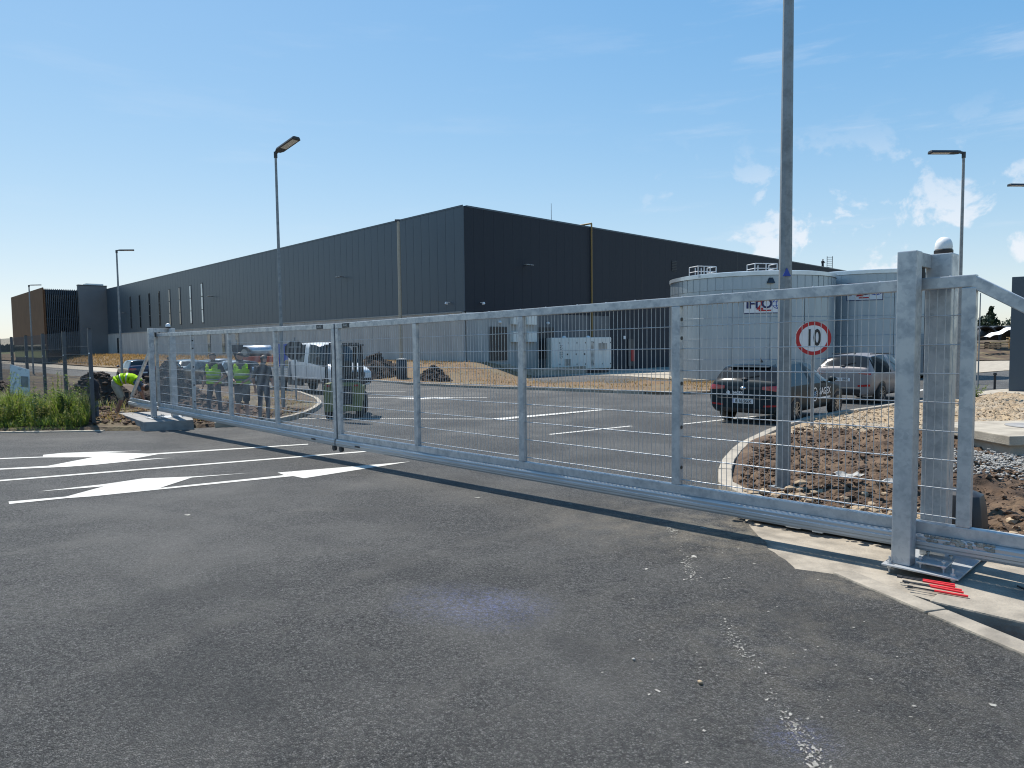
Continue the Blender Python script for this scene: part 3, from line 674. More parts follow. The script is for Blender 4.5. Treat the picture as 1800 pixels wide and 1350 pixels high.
def portal(name, label, t, zb, ztop, w, noff_f, noff_b, wb, plate, mirror=1):
    root = empty(name, gp(t, 0, zb), 0, label, 'gate post', 'portal posts of the sliding gate')
    mb = MB(); gbox(mb, t - w / 2, t + w / 2, noff_f - w / 2, noff_f + w / 2, zb + .013, ztop); mb.build('front_post', GALV, root, bevel=.007)
    tb_ = t - .10 * mirror
    mb = MB(); gbox(mb, tb_ - wb / 2, tb_ + wb / 2, noff_b - wb / 2, noff_b + wb / 2, zb + .013, ztop); mb.build('rear_post', GALV, root, bevel=.007)
    mb = MB(); gbox(mb, t - .055, t + .055, noff_b + wb / 2 + .001, noff_f - w / 2 - .001, ztop - .10, ztop - .004); mb.build('top_bridge', GALV, root, bevel=.004)
    for dn in (-.045, .045):
        c = gp(t - .02, dn, 0); mb = MB(); mb.cyl((c.x, c.y, ztop - .215), (c.x, c.y, ztop - .10), .022, n=12); mb.build('guide_roller', BLACK, root, smooth=True)
    (pt0, pt1, pn0, pn1) = plate
    mb = MB(); gbox(mb, pt0, pt1, pn0, pn1, zb, zb + .0125); mb.build('base_plate', GALV, root, bevel=.003)
    for (bt, bn) in ((pt0 + .04, pn0 + .04), (pt0 + .04, pn1 - .04), (pt1 - .04, pn0 + .04), (pt1 - .04, pn1 - .04)):
        c = gp(bt, bn, zb); mb = MB(); mb.cyl(c - Vector((0, 0, .05)), c + Vector((0, 0, .065)), .007, n=8); mb.cyl(c + Vector((0, 0, .013)), c + Vector((0, 0, .017)), .019, n=12)
        mb.cyl(c + Vector((0, 0, .017)), c + Vector((0, 0, .031)), .015, n=6); mb.cyl(c - Vector((0, 0, .02)), c - Vector((0, 0, .006)), .015, n=6); mb.build('anchor_bolt', GALVW, root)
    # roller carriage plate on stilts
    mb = MB(); gbox(mb, t - .28, t - .10, -.02, .22, zb + .055, zb + .066); cp = mb.build('carriage_plate', GALV, root, bevel=.002)
    for (bt, bn) in ((t - .26, .19), (t - .12, .19), (t - .26, .02), (t - .12, .02)):
        c = gp(bt, bn, zb + .013); mb = MB(); mb.cyl(c, c + Vector((0, 0, .085)), .006, n=8); mb.cyl(c + Vector((0, 0, .067)), c + Vector((0, 0, .079)), .013, n=6); mb.cyl(c + Vector((0, 0, .030)), c + Vector((0, 0, .041)), .013, n=6); mb.build('stud', GALVW, cp)
    return root
def beacon(name, label, c):
    root = empty(name, c, 0, label, 'beacon', 'beacons on the gate posts')
    c = Vector(c); mb = MB(); mb.lathe([(0, 0), (.056, 0), (.060, .006), (.060, .028), (.052, .034), (0, .034)], c, 24); mb.build('base', BLACK, root, smooth=True)
    mb = MB(); mb.lathe([(.054, .035), (.056, .05), (.053, .078), (.043, .102), (.025, .118), (0, .124)], c, 24); mb.build('dome', WHITE, root, smooth='all')
ztR = 2.21
portal('gate_post', 'thick galvanised portal post with bolted base plate, nearest the camera', -.105, .022, ztR, .122, .150, -.225, .165, (-.47, .0, -.42, .265))
beacon('gate_beacon', 'white dome beacon with black base on the nearest gate post', gp(-.21, -.225, ztR))
zpad = -.125
portal('gate_post', 'galvanised portal post standing on the far left concrete pad', 16.62, zpad + .0, 2.07, .115, .150, -.30, .14, (16.3, 16.85, -.46, .28))
beacon('gate_beacon', 'white dome beacon on the far left gate post', gp(16.5, -.22, 2.07))
# left pad
mb = MB(); mb.prism([(-8.58, 16.02), (-7.60, 16.40), (-8.95, 18.95), (-10.5, 18.35)], -.6, zpad - .004)
tag(mb.build('concrete_pad', CONCD, bevel=.012, at=gp(17, 0, zpad)), 'thick concrete pad under the far left gate post', 'pad')
# gate drive
root = empty('gate_motor', (3.47, 5.36, .0), R(-46), 'black plastic gate drive box beside the nearest post', 'gate motor')
ORG[root] = Vector((0, 0, 0))
mb = MB()
lev = [(0, .17, .13, 0), (.10, .17, .13, 0), (.30, .155, .12, .01), (.40, .14, .10, .015), (.425, .10, .07, .015)]
rings = []
for z, hx, hy, oy in lev:
    c = .035
    rings.append([(-hx + c, -hy + oy, z), (hx - c, -hy + oy, z), (hx, -hy + c + oy, z), (hx, hy - c + oy, z), (hx - c, hy + oy, z), (-hx + c, hy + oy, z), (-hx, hy - c + oy, z), (-hx, -hy + c + oy, z)])
vsx = [p for r_ in rings for p in r_]; fs = [(i * 8 + j, i * 8 + (j + 1) % 8, (i + 1) * 8 + (j + 1) % 8, (i + 1) * 8 + j) for i in range(4) for j in range(8)] + [tuple(range(7, -1, -1)), tuple(range(32, 40))]
mb.add(vsx, fs); mb.build('cover', BLACK, root, bevel=.006, smooth=True); root.scale = (1.22, 1.1, 1.0)
mb = MB(); mb.box((0, 0, -.008), (.38, .30, .014)); mb.build('mounting_plate', GALV, root)
mb = MB(); mb.box((.02, -.136, .10), (.20, .006, .10)); mb.build('service_door', DARKM, root, bevel=.002)
# cables by the motor
def hose(name, label, pts, r, mt, cat='cable', group=None, n=30):
    q = [Vector(p) for p in pts]; out = []
    ext = [q[0]] + q + [q[-1]]
    for i in range(1, len(ext) - 2):
        for k in range(n // len(q) + 2):
            t = k / (n // len(q) + 2); a_, b_, c_, d_ = ext[i - 1:i + 3]
            out.append(.5 * ((2 * b_) + (c_ - a_) * t + (2 * a_ - 5 * b_ + 4 * c_ - d_) * t * t + (3 * b_ - a_ - 3 * c_ + d_) * t ** 3))
    out.append(q[-1]); mb = MB(); mb.tube(out, r, 8)
    return tag(mb.build(name, mt, smooth=True, at=q[0]), label, cat, group)
for i, (dx, hh) in enumerate(((0, .17), (.05, .13))):
    hose('conduit', ('taller' if i == 0 else 'shorter') + ' pale conduit loop beside the gate drive', [(3.74 + dx, 5.02, -.02), (3.77 + dx, 5.0, .06), (3.83 + dx, 4.97, hh - .02), (3.90 + dx, 4.94, .06), (3.94 + dx, 4.92, -.06)], .011, WHITE, group='conduits at the gate drive')
hose('cable', 'thin black cable lying on the foundation slab', [gp(-.75, .05, .006), gp(-.9, .16, .006), gp(-1.05, .2, .006), gp(-1.2, .1, .006), gp(-1.45, -.05, .006)], .006, BLACK)
# red and black marker rods
for i, (x, y, an, lb) in enumerate(((2.70, 4.52, -.60, 'farthest of the loose red tipped rods by the gate post'), (2.67, 4.47, -.66, 'second farthest red tipped rod on the concrete'), (2.68, 4.42, -.58, 'middle red tipped rod of the bundle'), (2.66, 4.37, -.70, 'second nearest red tipped rod of the bundle'), (2.655, 4.32, -.62, 'nearest of the loose red tipped rods by the gate post'))):
    z0 = .012 + .010 * (i % 2)
    root = local_empty('marker_rod', (x, y, z0), an, lb, 'rod', 'red tipped rods beside the gate post')
    mb = MB(); mb.cyl((.02, 0, 0), (.20, 0, 0), .0078, n=10); mb.build('red_sleeve', REDP, root, smooth=True)
    mb = MB(); mb.cyl((-.13, 0, 0), (.02, 0, 0), .005, n=8); mb.cyl((-.13, 0, 0), (-.10, 0, 0), .008, n=8); mb.build('shaft', BLACK, root, smooth=True)

# ------------------------------------------------------------------ big building
bld = empty('warehouse', bp(0, 0, 0), 0, 'huge dark grey clad warehouse with concrete base', 'building')
ZT, ZP = 11.38, 3.87
LA, LB = 95.0, 80.0
core = MB(); pts = [bp(-.0, -.16), bp(LA, -.16), C0 + DA * LA + DB * LB, bq(LB, -.16)]
cor = C0 + DB * .16 + DA * .16
poly = [cor, cor + DA * (LA - .2), cor + DA * (LA - .2) + DB * LB, cor + DB * LB]
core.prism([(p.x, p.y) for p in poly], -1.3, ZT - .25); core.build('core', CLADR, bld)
rf = MB(); rf.prism([(p.x, p.y) for p in [bp(-.02, .02) - DB * .0, bp(LA, .02), bp(LA, -.35), bp(.33, -.35)]], ZT - .02, ZT + .10); rf.prism([(p.x, p.y) for p in [bq(.36, .02), bq(LB, .02), bq(LB, -.35), bq(.36, -.35)]], ZT - .02, ZT + .10); rf.build('roof_edge', CLAD, bld)
def wall_panel_mesh(name, w, h, th, mt, gap=.016, bev=.012):
    q = MB(); q.box((w / 2, th / 2, h / 2), (w - gap, th, h)); return q.mesh(name, mt, bevel=bev)
angA = math.atan2(DA.y, DA.x); angB = math.atan2(DB.y, DB.x)
pmA = wall_panel_mesh('cladding_panel', 1.0, ZT - ZP - .05, .15, CLAD)
for i in range(int(LA)):
    o = link('cladding_panel', pmA, bld, bp(i, 0, ZP + .03), angA); o.scale = (1, -1 if False else 1, 1)
    # panel thickness points into the building
    o.location = Vector(bp(i, -.15, ZP + .03)) - ORG[bld]
    o.rotation_euler = (0, 0, angA)
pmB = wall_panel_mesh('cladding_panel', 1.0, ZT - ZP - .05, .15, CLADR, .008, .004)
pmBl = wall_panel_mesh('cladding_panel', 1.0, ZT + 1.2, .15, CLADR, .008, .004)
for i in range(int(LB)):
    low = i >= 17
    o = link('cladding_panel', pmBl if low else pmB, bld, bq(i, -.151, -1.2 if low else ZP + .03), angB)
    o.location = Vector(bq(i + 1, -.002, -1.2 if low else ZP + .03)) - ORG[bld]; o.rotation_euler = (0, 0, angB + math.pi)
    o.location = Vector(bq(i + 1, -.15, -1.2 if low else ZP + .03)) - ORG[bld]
# the panels above are turned so that their outer face is flush with the fronts
ppm = {}
for i in range(24):
    mw = 4.0
    if 'a' not in ppm: ppm['a'] = wall_panel_mesh('plinth_panel', mw, ZP + .8, .16, PLINTH, .03, .015)
    if i * mw >= LA - 1: break
    o = link('plinth_panel', ppm['a'], bld, bp(i * mw, -.07, -.8), angA)
pb = wall_panel_mesh('plinth_panel', 2.5, ZP + 1.3, .16, PLINTH, .02, .012)
for i in range(3):
    o = link('plinth_panel', pb, bld, bq((i + 1) * 2.5 + .16, -.16, -1.3), angB + math.pi)
for i in range(4):
    q = MB(); c = bq(7.66 + 2.33 * i + 1.16, -.09, (ZP - 1.3) / 2); q.box(c, (2.31, .14, ZP + 1.3), angB); q.build('grey_sheet', CLADB, bld)
q = MB(); a_, b_ = bp(.15, .03, ZP + .0), bp(LA, .03, ZP + .0); q.bar(a_, b_, .22, .10); q.build('base_flashing', GALVP, bld)
q = MB(); q.bar(bp(-.01, .012, ZP + .04) + DB * .0, bp(-.01, .012, ZT - .03), .10, .10, upv=DA); q.build('corner_trim', CLAD, bld)
# tall slit windows in the long front
for k, u in enumerate((50.5, 54.5, 58.5, 62.5, 66.8, 71.2, 75.8, 80.5)):
    lit = k < 2
    q = MB(); c = bp(u, .012, ZP + 3.1); q.box(c, (.62, .05, 5.0), angA); w = q.build('window_frame', DARKM, bld)
    for j in range(3):
        c = bp(u, .045, ZP + 1.48 + 1.62 * j); q = MB(); q.box(c, (.46, .03, 1.52), angA); q.build('pane', GLASSL if lit else GLASSD, w)  # first windows look lit only through a pale glass colour
for k, u in enumerate((40.0, 44.0, 48.5, 88.0)):
    q = MB(); c = bp(u, .11, 1.9); q.box(c, (.95, .04, 2.5), angA); w = q.build('window_frame', DARKM, bld)
    c = bp(u, .14, 1.9); q = MB(); q.box(c, (.75, .03, 2.25), angA); q.build('pane', GLASSD, w)
def flood(u, z, side='a', name='floodlight'):
    c = bp(u, .03, z) if side == 'a' else bq(u, .03, z)
    nn = NA if side == 'a' else NB; dd = DA if side == 'a' else DB
    q = MB(); q.bar(c, c + nn * .5, .06, .06); fl = q.build(name, DARKM, bld)
    for s_ in (-1, 1):
        e = c + nn * .5 + dd * .22 * s_; q = MB(); q.box(e, (.36, .30, .07), (angA if side == 'a' else angB)); q.build('lamp_head', GALVP, fl, bevel=.01)
for u in (16.5, 47, 83): flood(u, 7.6 if u < 50 else 7.0)
flood(6.2, 7.6, 'b'); flood(28, 7.3, 'b')
for c, nn in ((bp(1.6, .02, ZP + .75), NA), (bq(1.55, .02, ZP + .7), NB)):
    q = MB(); q.bar(c, c + nn * .25, .05, .05); q.bar(c + nn * .25 - Vector((0, 0, .1)), c + nn * .42 - Vector((0, 0, .05)), .16, .16); q.build('security_camera', WHITE, bld)
q = MB(); q.box(bq(27.5, .01, 9.0), (.9, .05, 1.0), angB); lv = q.build('louvre', DARKM, bld)
for j in range(6): q = MB(); q.box(bq(27.5, .05, 8.6 + .16 * j), (.8, .03, .09), angB); q.build('slat', CLADR, lv)
for s_ in (22.0, 40.5): q = MB(); q.box(bq(s_, .006, (ZT + ZP) / 2), (.06, .012, ZT - ZP), angB); q.build('panel_joint', DARKM, bld)
# doors and switchgear in the right front
for s_ in (3.3, 8.65):
    q = MB(); q.box(bq(s_, .02, 1.55), (1.85, .06, 2.55), angB); d = q.build('door', DARKM, bld)
    for e in (-1, 1): q = MB(); q.box(bq(s_ + .44 * e, .06, 1.53), (.84, .03, 2.4), angB); q.build('door_leaf', BLACK, d)
    q = MB(); c = bq(s_ + .2, .03, 3.15); q.ellipsoid(c, (.16, .16, .12), 10, 6); q.build('bulkhead_lamp', WHITE, d, smooth='all')
for s_ in (5.15, 6.75):
    for z, hh in ((2.05, .8), (3.35, .7)):
        q = MB(); q.box(bq(s_, .14, z), (1.05, .28, hh), angB); q.build('switch_box', GENW, bld, bevel=.015)
q = MB(); q.box(bq(20.2, .05, .55), (1.0, .06, 2.5), angB); fd = q.build('door', DARKM, bld); q = MB(); q.box(bq(20.4, .10, .3), (.55, .08, 1.1), angB); q.build('fire_panel', RED, fd)
q = MB(); q.box(bq(19.2, .06, 1.95), (.35, .05, .3), angB); q.build('notice', WHITE, bld)
q = MB(); q.tube([bq(14.4, -1.6, ZT + .35), bq(14.4, .12, ZT + .35), bq(14.4, .12, -.4)], .075, 10); q.build('gas_pipe', YELLOWP, bld, smooth=True)
q = MB(); q.cyl(bq(11.6, -2.0, ZT - .2), bq(11.6, -2.0, ZT + 2.0), .03, .018, 8); q.build('lightning_rod', GALVP, bld)
q = MB(); q.cyl(bq(20, -20, ZT), bq(20, -20, ZT + .3), .03, .018, 8)
# annex at the far end
an = empty('office_annex', bp(LA, 0, 0), 0, 'brown and slatted office block at the far left end', 'building')
q = MB(); q.prism([(p.x, p.y) for p in (bp(LA + .1, 8.7), bp(LA + 29.6, 8.7), bp(LA + 29.6, -8), bp(LA + .1, -8))], -1, 11.1); q.build('core', CLADR, an)
for i in range(20):
    q = MB(); c = bp(LA + .75 + 1.48 * i, 8.85, 6.85); q.box(c, (1.46, .14, 9.1), angA); q.build('brown_panel', BROWN, an)
q = MB(); q.box(bp(LA + 15, 8.78, 1.1), (29.0, .05, 2.2), angA); q.build('ground_floor_glazing', GLASSD, an)
q = MB(); q.box(bp(LA + .02, 6.4, 5.2), (.06, 4.6, 10.2), angA); gl = q.build('glazed_wall', GLASSD, an)
for i in range(18):
    q = MB(); q.box(bp(LA - .3, 4.25 + .265 * i, 6.2), (.22, .09, 10.0), angA); q.build('slat', BROWN if i == 17 else CLAD, an)
for z in (3.4, 6.4, 9.2): q = MB(); q.box(bp(LA - .1, 6.4, z), (.10, 4.6, .14), angA); q.build('floor_band', DARKM, gl)
q = MB(); q.box(bp(LA - .55, 2.0, 5.6), (1.0, 4.2, 12.6), angA); q.build('grey_wall', SLAB, an, bevel=.02)
q = MB(); q.box(bp(LA - .55, 2.0, 11.97), (1.1, 4.3, .12), angA); q.build('coping', DARKM, an)
q = MB(); q.box(bp(LA + 3.0, 1.0, 12.0), (2.2, 2.6, 1.0), angA); q.build('rooftop_unit', GENW, an)

# concrete steps beside the corner
st = empty('concrete_steps', bq(1.0, 1.6, 0), 0, 'concrete steps going down beside the warehouse corner', 'steps')
for i in range(7):
    q = MB(); q.box(bq(1.2 + .42 * i, 2.6, .12 - .14 * i - .25), (.44, 1.5, .5), angB); q.build('step', CONC, st)
q = MB(); q.box(bq(5.2, 3.6, -.55), (8, .2, .55), angB); q.build('side_wall', CONC, st)

# ------------------------------------------------------------------ tanks
def tank(name, label, c, rad, z0, h, n, sign, vents, ang0):
    c = Vector((*c, 0)); root = empty(name, (c.x, c.y, z0), 0, label, 'tank', 'water tanks beside the warehouse')
    q = MB(); q.lathe([(rad - .03, z0), (rad - .03, z0 + h - .1), (rad - .3, z0 + h + .0), (0, z0 + h + .35)], c, 64); q.build('shell', TANK, root, smooth=True)
    ub = .9
    for (za, zb, mat_, nn) in ((z0 + .06, z0 + h - ub, TANK, n // 2), (z0 + h - ub + .02, z0 + h - .22, TANK, n * 2)):
        q = MB(); k = 8 if nn < 20 else 4; da = 2 * math.pi / nn; rows = []
        for j in range(k + 1):
            g_ = da * (j / k) * .985; rows.append([(rad * math.cos(g_), rad * math.sin(g_), 0), (rad * math.cos(g_), rad * math.sin(g_), zb - za)])
        q.grid(rows); 
        # folded seam along one edge
        q.box(((rad + .012) * math.cos(0), (rad + .012) * math.sin(0), (zb - za) / 2), (.012, .014, zb - za))
        me = q.mesh('wall_panel', mat_, smooth=True)
        for i in range(nn): link('wall_panel', me, root, (c.x, c.y, za), da * i)
    q = MB(); q.lathe([(rad - .02, z0 + h - .20), (rad + .07, z0 + h - .20), (rad + .07, z0 + h + .0), (rad - .2, z0 + h + .05)], c, 96); q.build('rim', TANKRIM, root, smooth=True)
    q = MB(); q.lathe([(rad + .01, z0), (rad + .09, z0), (rad + .09, z0 + .12), (rad + .01, z0 + .14)], c, 72); q.build('base_ring', CONC, root, smooth=True)
    for zz in (z0 + 1.2, z0 + 2.3, z0 + 3.4, z0 + 4.4):
        q = MB(); q.lathe([(rad + .004, zz - .012), (rad + .012, zz), (rad + .004, zz + .012)], c, 96); q.build('sheet_lap', TANK, root, smooth=True)
    for (g_, ) in vents:
        d = Vector((math.cos(g_), math.sin(g_), 0)); p = c + d * (rad + .02); p.z = z0 + h - .62
        s_ = Vector((-d.y, d.x, 0)); q = MB()
        q.add([p - s_ * .2, p + s_ * .2, p + s_ * .1 + Vector((0, 0, .28)), p - s_ * .1 + Vector((0, 0, .28)), p - s_ * .16 + d * .22, p + s_ * .16 + d * .22], [(0, 4, 3), (1, 2, 5), (4, 5, 2, 3), (0, 1, 5, 4), (0, 3, 2, 1)]); q.build('vent_hood', DARKM, root)
    return root, c
T1, T1c = tank('water_tank', 'pale metal water tank with red and blue sign, left of two', (13.72, 39.9), 4.44, -.62, 5.72, 30, True, [(R(-96),)], 0)
T2, T2c = tank('water_tank', 'pale metal water tank partly behind the other, right of two', (21.9, 43.2), 4.40, -.50, 5.95, 30, True, [(R(-88),)], .1)
def tank_sign(root, c, rad, g0, g1, z0, z1):
    def P(g_, z, e=.03): return Vector((c.x + (rad + e) * math.cos(g_), c.y + (rad + e) * math.sin(g_), z))
    q = MB(); q.grid([[P(g0 + (g1 - g0) * i / 8, z0), P(g0 + (g1 - g0) * i / 8, z1)] for i in range(9)]); sg = q.build('sign_board', WHITE, root, smooth=True)
    for (za, zb, ga, gb) in ((z0, z0 + .04, g0, g1), (z1 - .04, z1, g0, g1), (z0, z1, g0, g0 + .008), (z0, z1, g1 - .008, g1)):
        q = MB(); q.grid([[P(ga + (gb - ga) * i / 8, za, .036), P(ga + (gb - ga) * i / 8, zb, .036)] for i in range(9)]); q.build('border', NAVY, sg)
    hgt = z1 - z0; zc = z0 + hgt * .55
    for ch, fr, mt in (('T', .09, NAVY), ('H', .22, NAVY), ('2', .365, RED), ('O', .52, NAVY)):
        g_ = g0 + (g1 - g0) * fr; text('lettering', ch, hgt * .78, mt, sg, P(g_, zc - (.06 if ch == '2' else 0), .042), (-math.sin(g_), math.cos(g_), 0), (0, 0, 1), bold=.015)
    q = MB(); q.grid([[P(g0 + (g1 - g0) * (.34 + .28 * i / 5), z0 + .12, .042), P(g0 + (g1 - g0) * (.34 + .28 * i / 5), z0 + .19, .042)] for i in range(6)]); q.build('underline', RED, sg)
    gc = g0 + (g1 - g0) * .81
    q = MB()
    for (rr, r2) in ((1.0, .88), (.5, .40)):
        rows = []
        for i in range(29):
            w = 2 * math.pi * i / 28
            rows.append([P(gc + .085 * rr * math.cos(w) if rr > .9 else gc + .085 * rr * math.cos(w), zc + .27 * math.sin(w), .042), P(gc + .085 * (rr - .1) * math.cos(w), zc + .24 * math.sin(w), .042)])
        q.grid(rows)
    for zz in (-.1, .1): q.grid([[P(gc - .08 + .016 * i, zc + zz - .012, .042), P(gc - .08 + .016 * i, zc + zz + .012, .042)] for i in range(11)])
    q.build('globe_emblem', BLUE, sg)
tank_sign(T1, T1c, 4.44, R(-113), R(-85), 2.95, 3.82)
tank_sign(T2, T2c, 4.40, R(-128), R(-104), 3.75, 4.75)
def railing(label, c, ang, w, d, z, h, nposts):
    root = local_empty('roof_railing', (c[0], c[1], z), ang, label, 'railing', 'railings on the tank roof')
    for i in range(nposts):
        x = -w / 2 + w * i / (nposts - 1); q = MB(); q.cyl((x, 0, 0), (x, 0, h), .025, n=8); q.cyl((x, d, 0), (x, d, h), .025, n=8); q.build('post', WHITE, root)
    for z_ in (h, h * .55):
        q = MB(); q.tube([(-w / 2, d, z_), (-w / 2, 0, z_), (w / 2, 0, z_), (w / 2, d, z_)], .022, 8); q.build('rail', WHITE, root)
railing('white guard rail on tank roof, left one', (10.55, 37.4), R(20), 1.15, .8, 4.95, .62, 4)
railing('white guard rail on tank roof, nearest the lamp post', (13.2, 36.0), R(10), 1.25, .8, 4.98, .55, 3)
q = MB(); q.box((25.0 - .5, 38.2 - .4, .75), (.95, .5, 2.3), R(30)); cb = tag(q.build('tank_door', DARKM, at=(24.5, 37.8, -.5)), 'dark cabinet doors at the foot of the right tank', 'cabinet')
root = empty('lamp_pole', (25.1, 40.0, 4), 0, 'small floodlight on the rim of the right tank', 'floodlight')
q = MB(); q.cyl((23.6, 40.1, 5.2), (23.6, 40.1, 6.05), .035, n=8); q.build('stem', DARKM, root)
q = MB(); q.bar((23.35, 40.0, 6.02), (24.0, 40.2, 6.22), .3, .06); q.build('lamp_head', DARKM, root)

# ------------------------------------------------------------------ generator
ga_ = math.atan2(.05, 1)
ge = local_empty('generator', (5.35, 56.1, -.92), R(14), 'cream white generator container standing by the dark wall', 'generator')
q = MB(); q.box((0, 0, 1.62), (5.0, 2.0, 2.5)); q.build('housing', GENW, ge, bevel=.03)
q = MB(); q.box((0, 0, .22), (4.7, 1.7, .28)); q.build('skid', BLACK, ge, bevel=.01)
for i in range(7):
    x = -2.5 + .02 + 5.0 * (i + .5) / 7; q = MB(); q.box((x, -1.012, 1.62), (5.0 / 7 - .035, .02, 2.38)); pn = q.build('door_panel', GENW, ge, bevel=.006)
    for z in (.75, 2.45):
        q = MB(); q.box((x + .28, -1.03, z), (.06, .02, .10)); q.build('hinge', BLACK, pn)
    if i in (1, 2, 3): q = MB(); q.box((x + .2, -1.035, 1.55), (.10, .03, .12)); q.build('handle', BLACK, pn)
for (x, z, w, n_) in ((-1.2, .95, .5, 7), (.88, 1.2, .22, 22), (1.78, 2.15, .72, 8)):
    for j in range(n_):
        q = MB(); q.box((x, -1.028, z + (j - n_ / 2) * (.075 if n_ < 10 else .092) + (.4 if n_ > 10 else 0)), (w, .02, .032)); q.build('louvre_slot', BLACK, ge)
for x in (-1.3, .7): q = MB(); q.ellipsoid((x, -.5, 2.9), (.18, .18, .12), 10, 6); q.build('lifting_eye', WHITE, ge, smooth='all')
text('lettering', 'GESAN', .34, BLACK, ge, (-1.72, -1.03, 1.75), (0, 0, 1), (-1, 0, 0))

# ------------------------------------------------------------------ lamp posts, signs, poles
def lamp(label, x, y, h, rad, rtop, ang, headL=.85, arm=.06, n=16, mat_=GALVP, tilt=0.05, base=True, zadd=.1):
    root = local_empty('lamp_post', (x, y, zr(y) + zadd), ang, label, 'lamp post', 'lamp posts along the yard')
    q = MB(); q.cyl((0, 0, -.2), (0, 0, h), rad, rtop, n); q.build('pole', mat_, root, smooth=True)
    q = MB(); q.cyl((0, 0, h - .10), (0, 0, h + .08), rtop + .018, n=14); q.bar((0, 0, h + .05), (arm + .10, 0, h + .09), .07, .06); q.build('bracket', DARKM, root, smooth=True)
    q = MB(); a0, a1 = arm + .05, arm + .05 + headL
    def hz(xx): return h + .07 + (xx - a0) * tilt
    prof = [(a0, -.09), (a0 + .12, -.15), (a1 - .03, -.15), (a1, -.10), (a1, .10), (a1 - .03, .15), (a0 + .12, .15), (a0, .09)]
    q.add([(x_, y_, hz(x_) - .025) for x_, y_ in prof] + [(x_, y_ * .8, hz(x_) + .045) for x_, y_ in prof], [tuple(range(7, -1, -1)), tuple(range(8, 16))] + [(i, (i + 1) % 8, 8 + (i + 1) % 8, 8 + i) for i in range(8)])
    hd = q.build('lamp_head', DARKM, root, bevel=.008)
    q = MB(); q.add([(x_, y_, hz(x_) - .028) for x_, y_ in ((a0 + .3, -.10), (a1 - .08, -.10), (a1 - .08, .10), (a0 + .3, .10))], [(3, 2, 1, 0)]); q.build('lens', WHITE, hd)
    if base:
        q = MB(); q.cyl((0, 0, -.02), (0, 0, .03), rad * 1.9, n=4); q.build('base_flange', GALVP, root)
    return root
lamp('thick grey lamp post rising out of frame behind the gate', 2.91, 7.38, 8.2, .078, .038, R(20), n=8)
lamp('tall lamp post behind the centre of the left gate leaf', -7.17, 21.6, 7.80, .062, .036, R(-38), headL=1.0, tilt=.22, zadd=.14)
lamp('lamp post in front of the slit windows', -24.2, 42.9, 8.1, .075, .045, R(25), zadd=.1)
lamp('farthest thin lamp post before the brown office block', -44.3, 64.0, 8.1, .075, .05, R(28), zadd=.1)
lamp('lamp post with arm to the left, right of the tanks', 14.15, 21.9, 7.65, .066, .038, R(172), headL=.9, zadd=.12)
lamp('lamp post at the right edge with only its arm in view', 20.95, 28.0, 8.0, .07, .04, R(172), zadd=.12)
# blue triangle on the thick lamp post
q = MB(); c = Vector((2.91 - .01, 7.38 - .064, 2.28)); dx = Vector((.98, .2, 0)) * .048
q.extr([c - dx, c + dx, c + Vector((0, 0, .088))], (-.002, -.01, 0)); tag(q.build('triangle_sticker', BLUE, at=c), 'small blue triangular sign on the thick lamp post', 'sign')
# speed limit sign
sx_, sy_ = 6.05, 13.9; zs = zr(sy_) + .1
sg = empty('speed_sign', (sx_, sy_, zs), 0, 'round red and white speed limit sign reading 10', 'road sign')
fd_ = Vector((-sx_ * .55, -sy_, 0)).normalized(); fx = Vector((-fd_.y, fd_.x, 0)) 
cz = Vector((sx_, sy_, 1.63))
q = MB(); q.cyl((sx_, sy_, zs - .3), (sx_, sy_, 1.95), .028, n=12); q.build('pole', GALVP, sg, smooth=True)
q = MB(); q.cyl(cz + fd_ * .034, cz + fd_ * .042, .335, n=48); q.build('disc', WHITE, sg)
q = MB(); n_ = 64; rows = [[cz + fd_ * .0445 + (fx * math.cos(2 * math.pi * i / n_) + Vector((0, 0, 1)) * math.sin(2 * math.pi * i / n_)) * r_ for r_ in (.335, .262)] for i in range(n_ + 1)]; q.grid(rows); q.build('red_ring', RED, sg)
text('lettering', '10', .46, BLACK, sg, cz + fd_ * .045, fx, (0, 0, 1), bold=.010, sx=.62)
# stop sign from behind, on the verge
sx_, sy_ = -7.94, 25.36; zs = zr(sy_) + .1
sg = empty('stop_sign', (sx_, sy_, zs), 0, 'dark back of an octagonal sign beside the white truck', 'road sign')
fd_ = Vector((.30, -.95, 0)).normalized(); fx = Vector((-fd_.y, fd_.x, 0)); cz = Vector((sx_, sy_, 1.43))
q = MB(); q.cyl((sx_, sy_, zs - .3), (sx_, sy_, 1.9), .03, n=10); q.build('pole', GALVP, sg, smooth=True)
q = MB(); q.extr([cz - fd_ * .035 + (fx * math.cos(R(22.5 + 45 * i)) + Vector((0, 0, 1)) * math.sin(R(22.5 + 45 * i))) * .375 for i in range(8)], -fd_ * .012); q.build('octagon_plate', SIGNB, sg)
q = MB(); q.bar(cz - fd_ * .02 - fx * .2 + Vector((0, 0, .12)), cz - fd_ * .02 + fx * .2 + Vector((0, 0, .12)), .03, .04); q.bar(cz - fd_ * .02 - fx * .2 - Vector((0, 0, .12)), cz - fd_ * .02 + fx * .2 - Vector((0, 0, .12)), .03, .04); q.build('bracket', GALVP, sg)
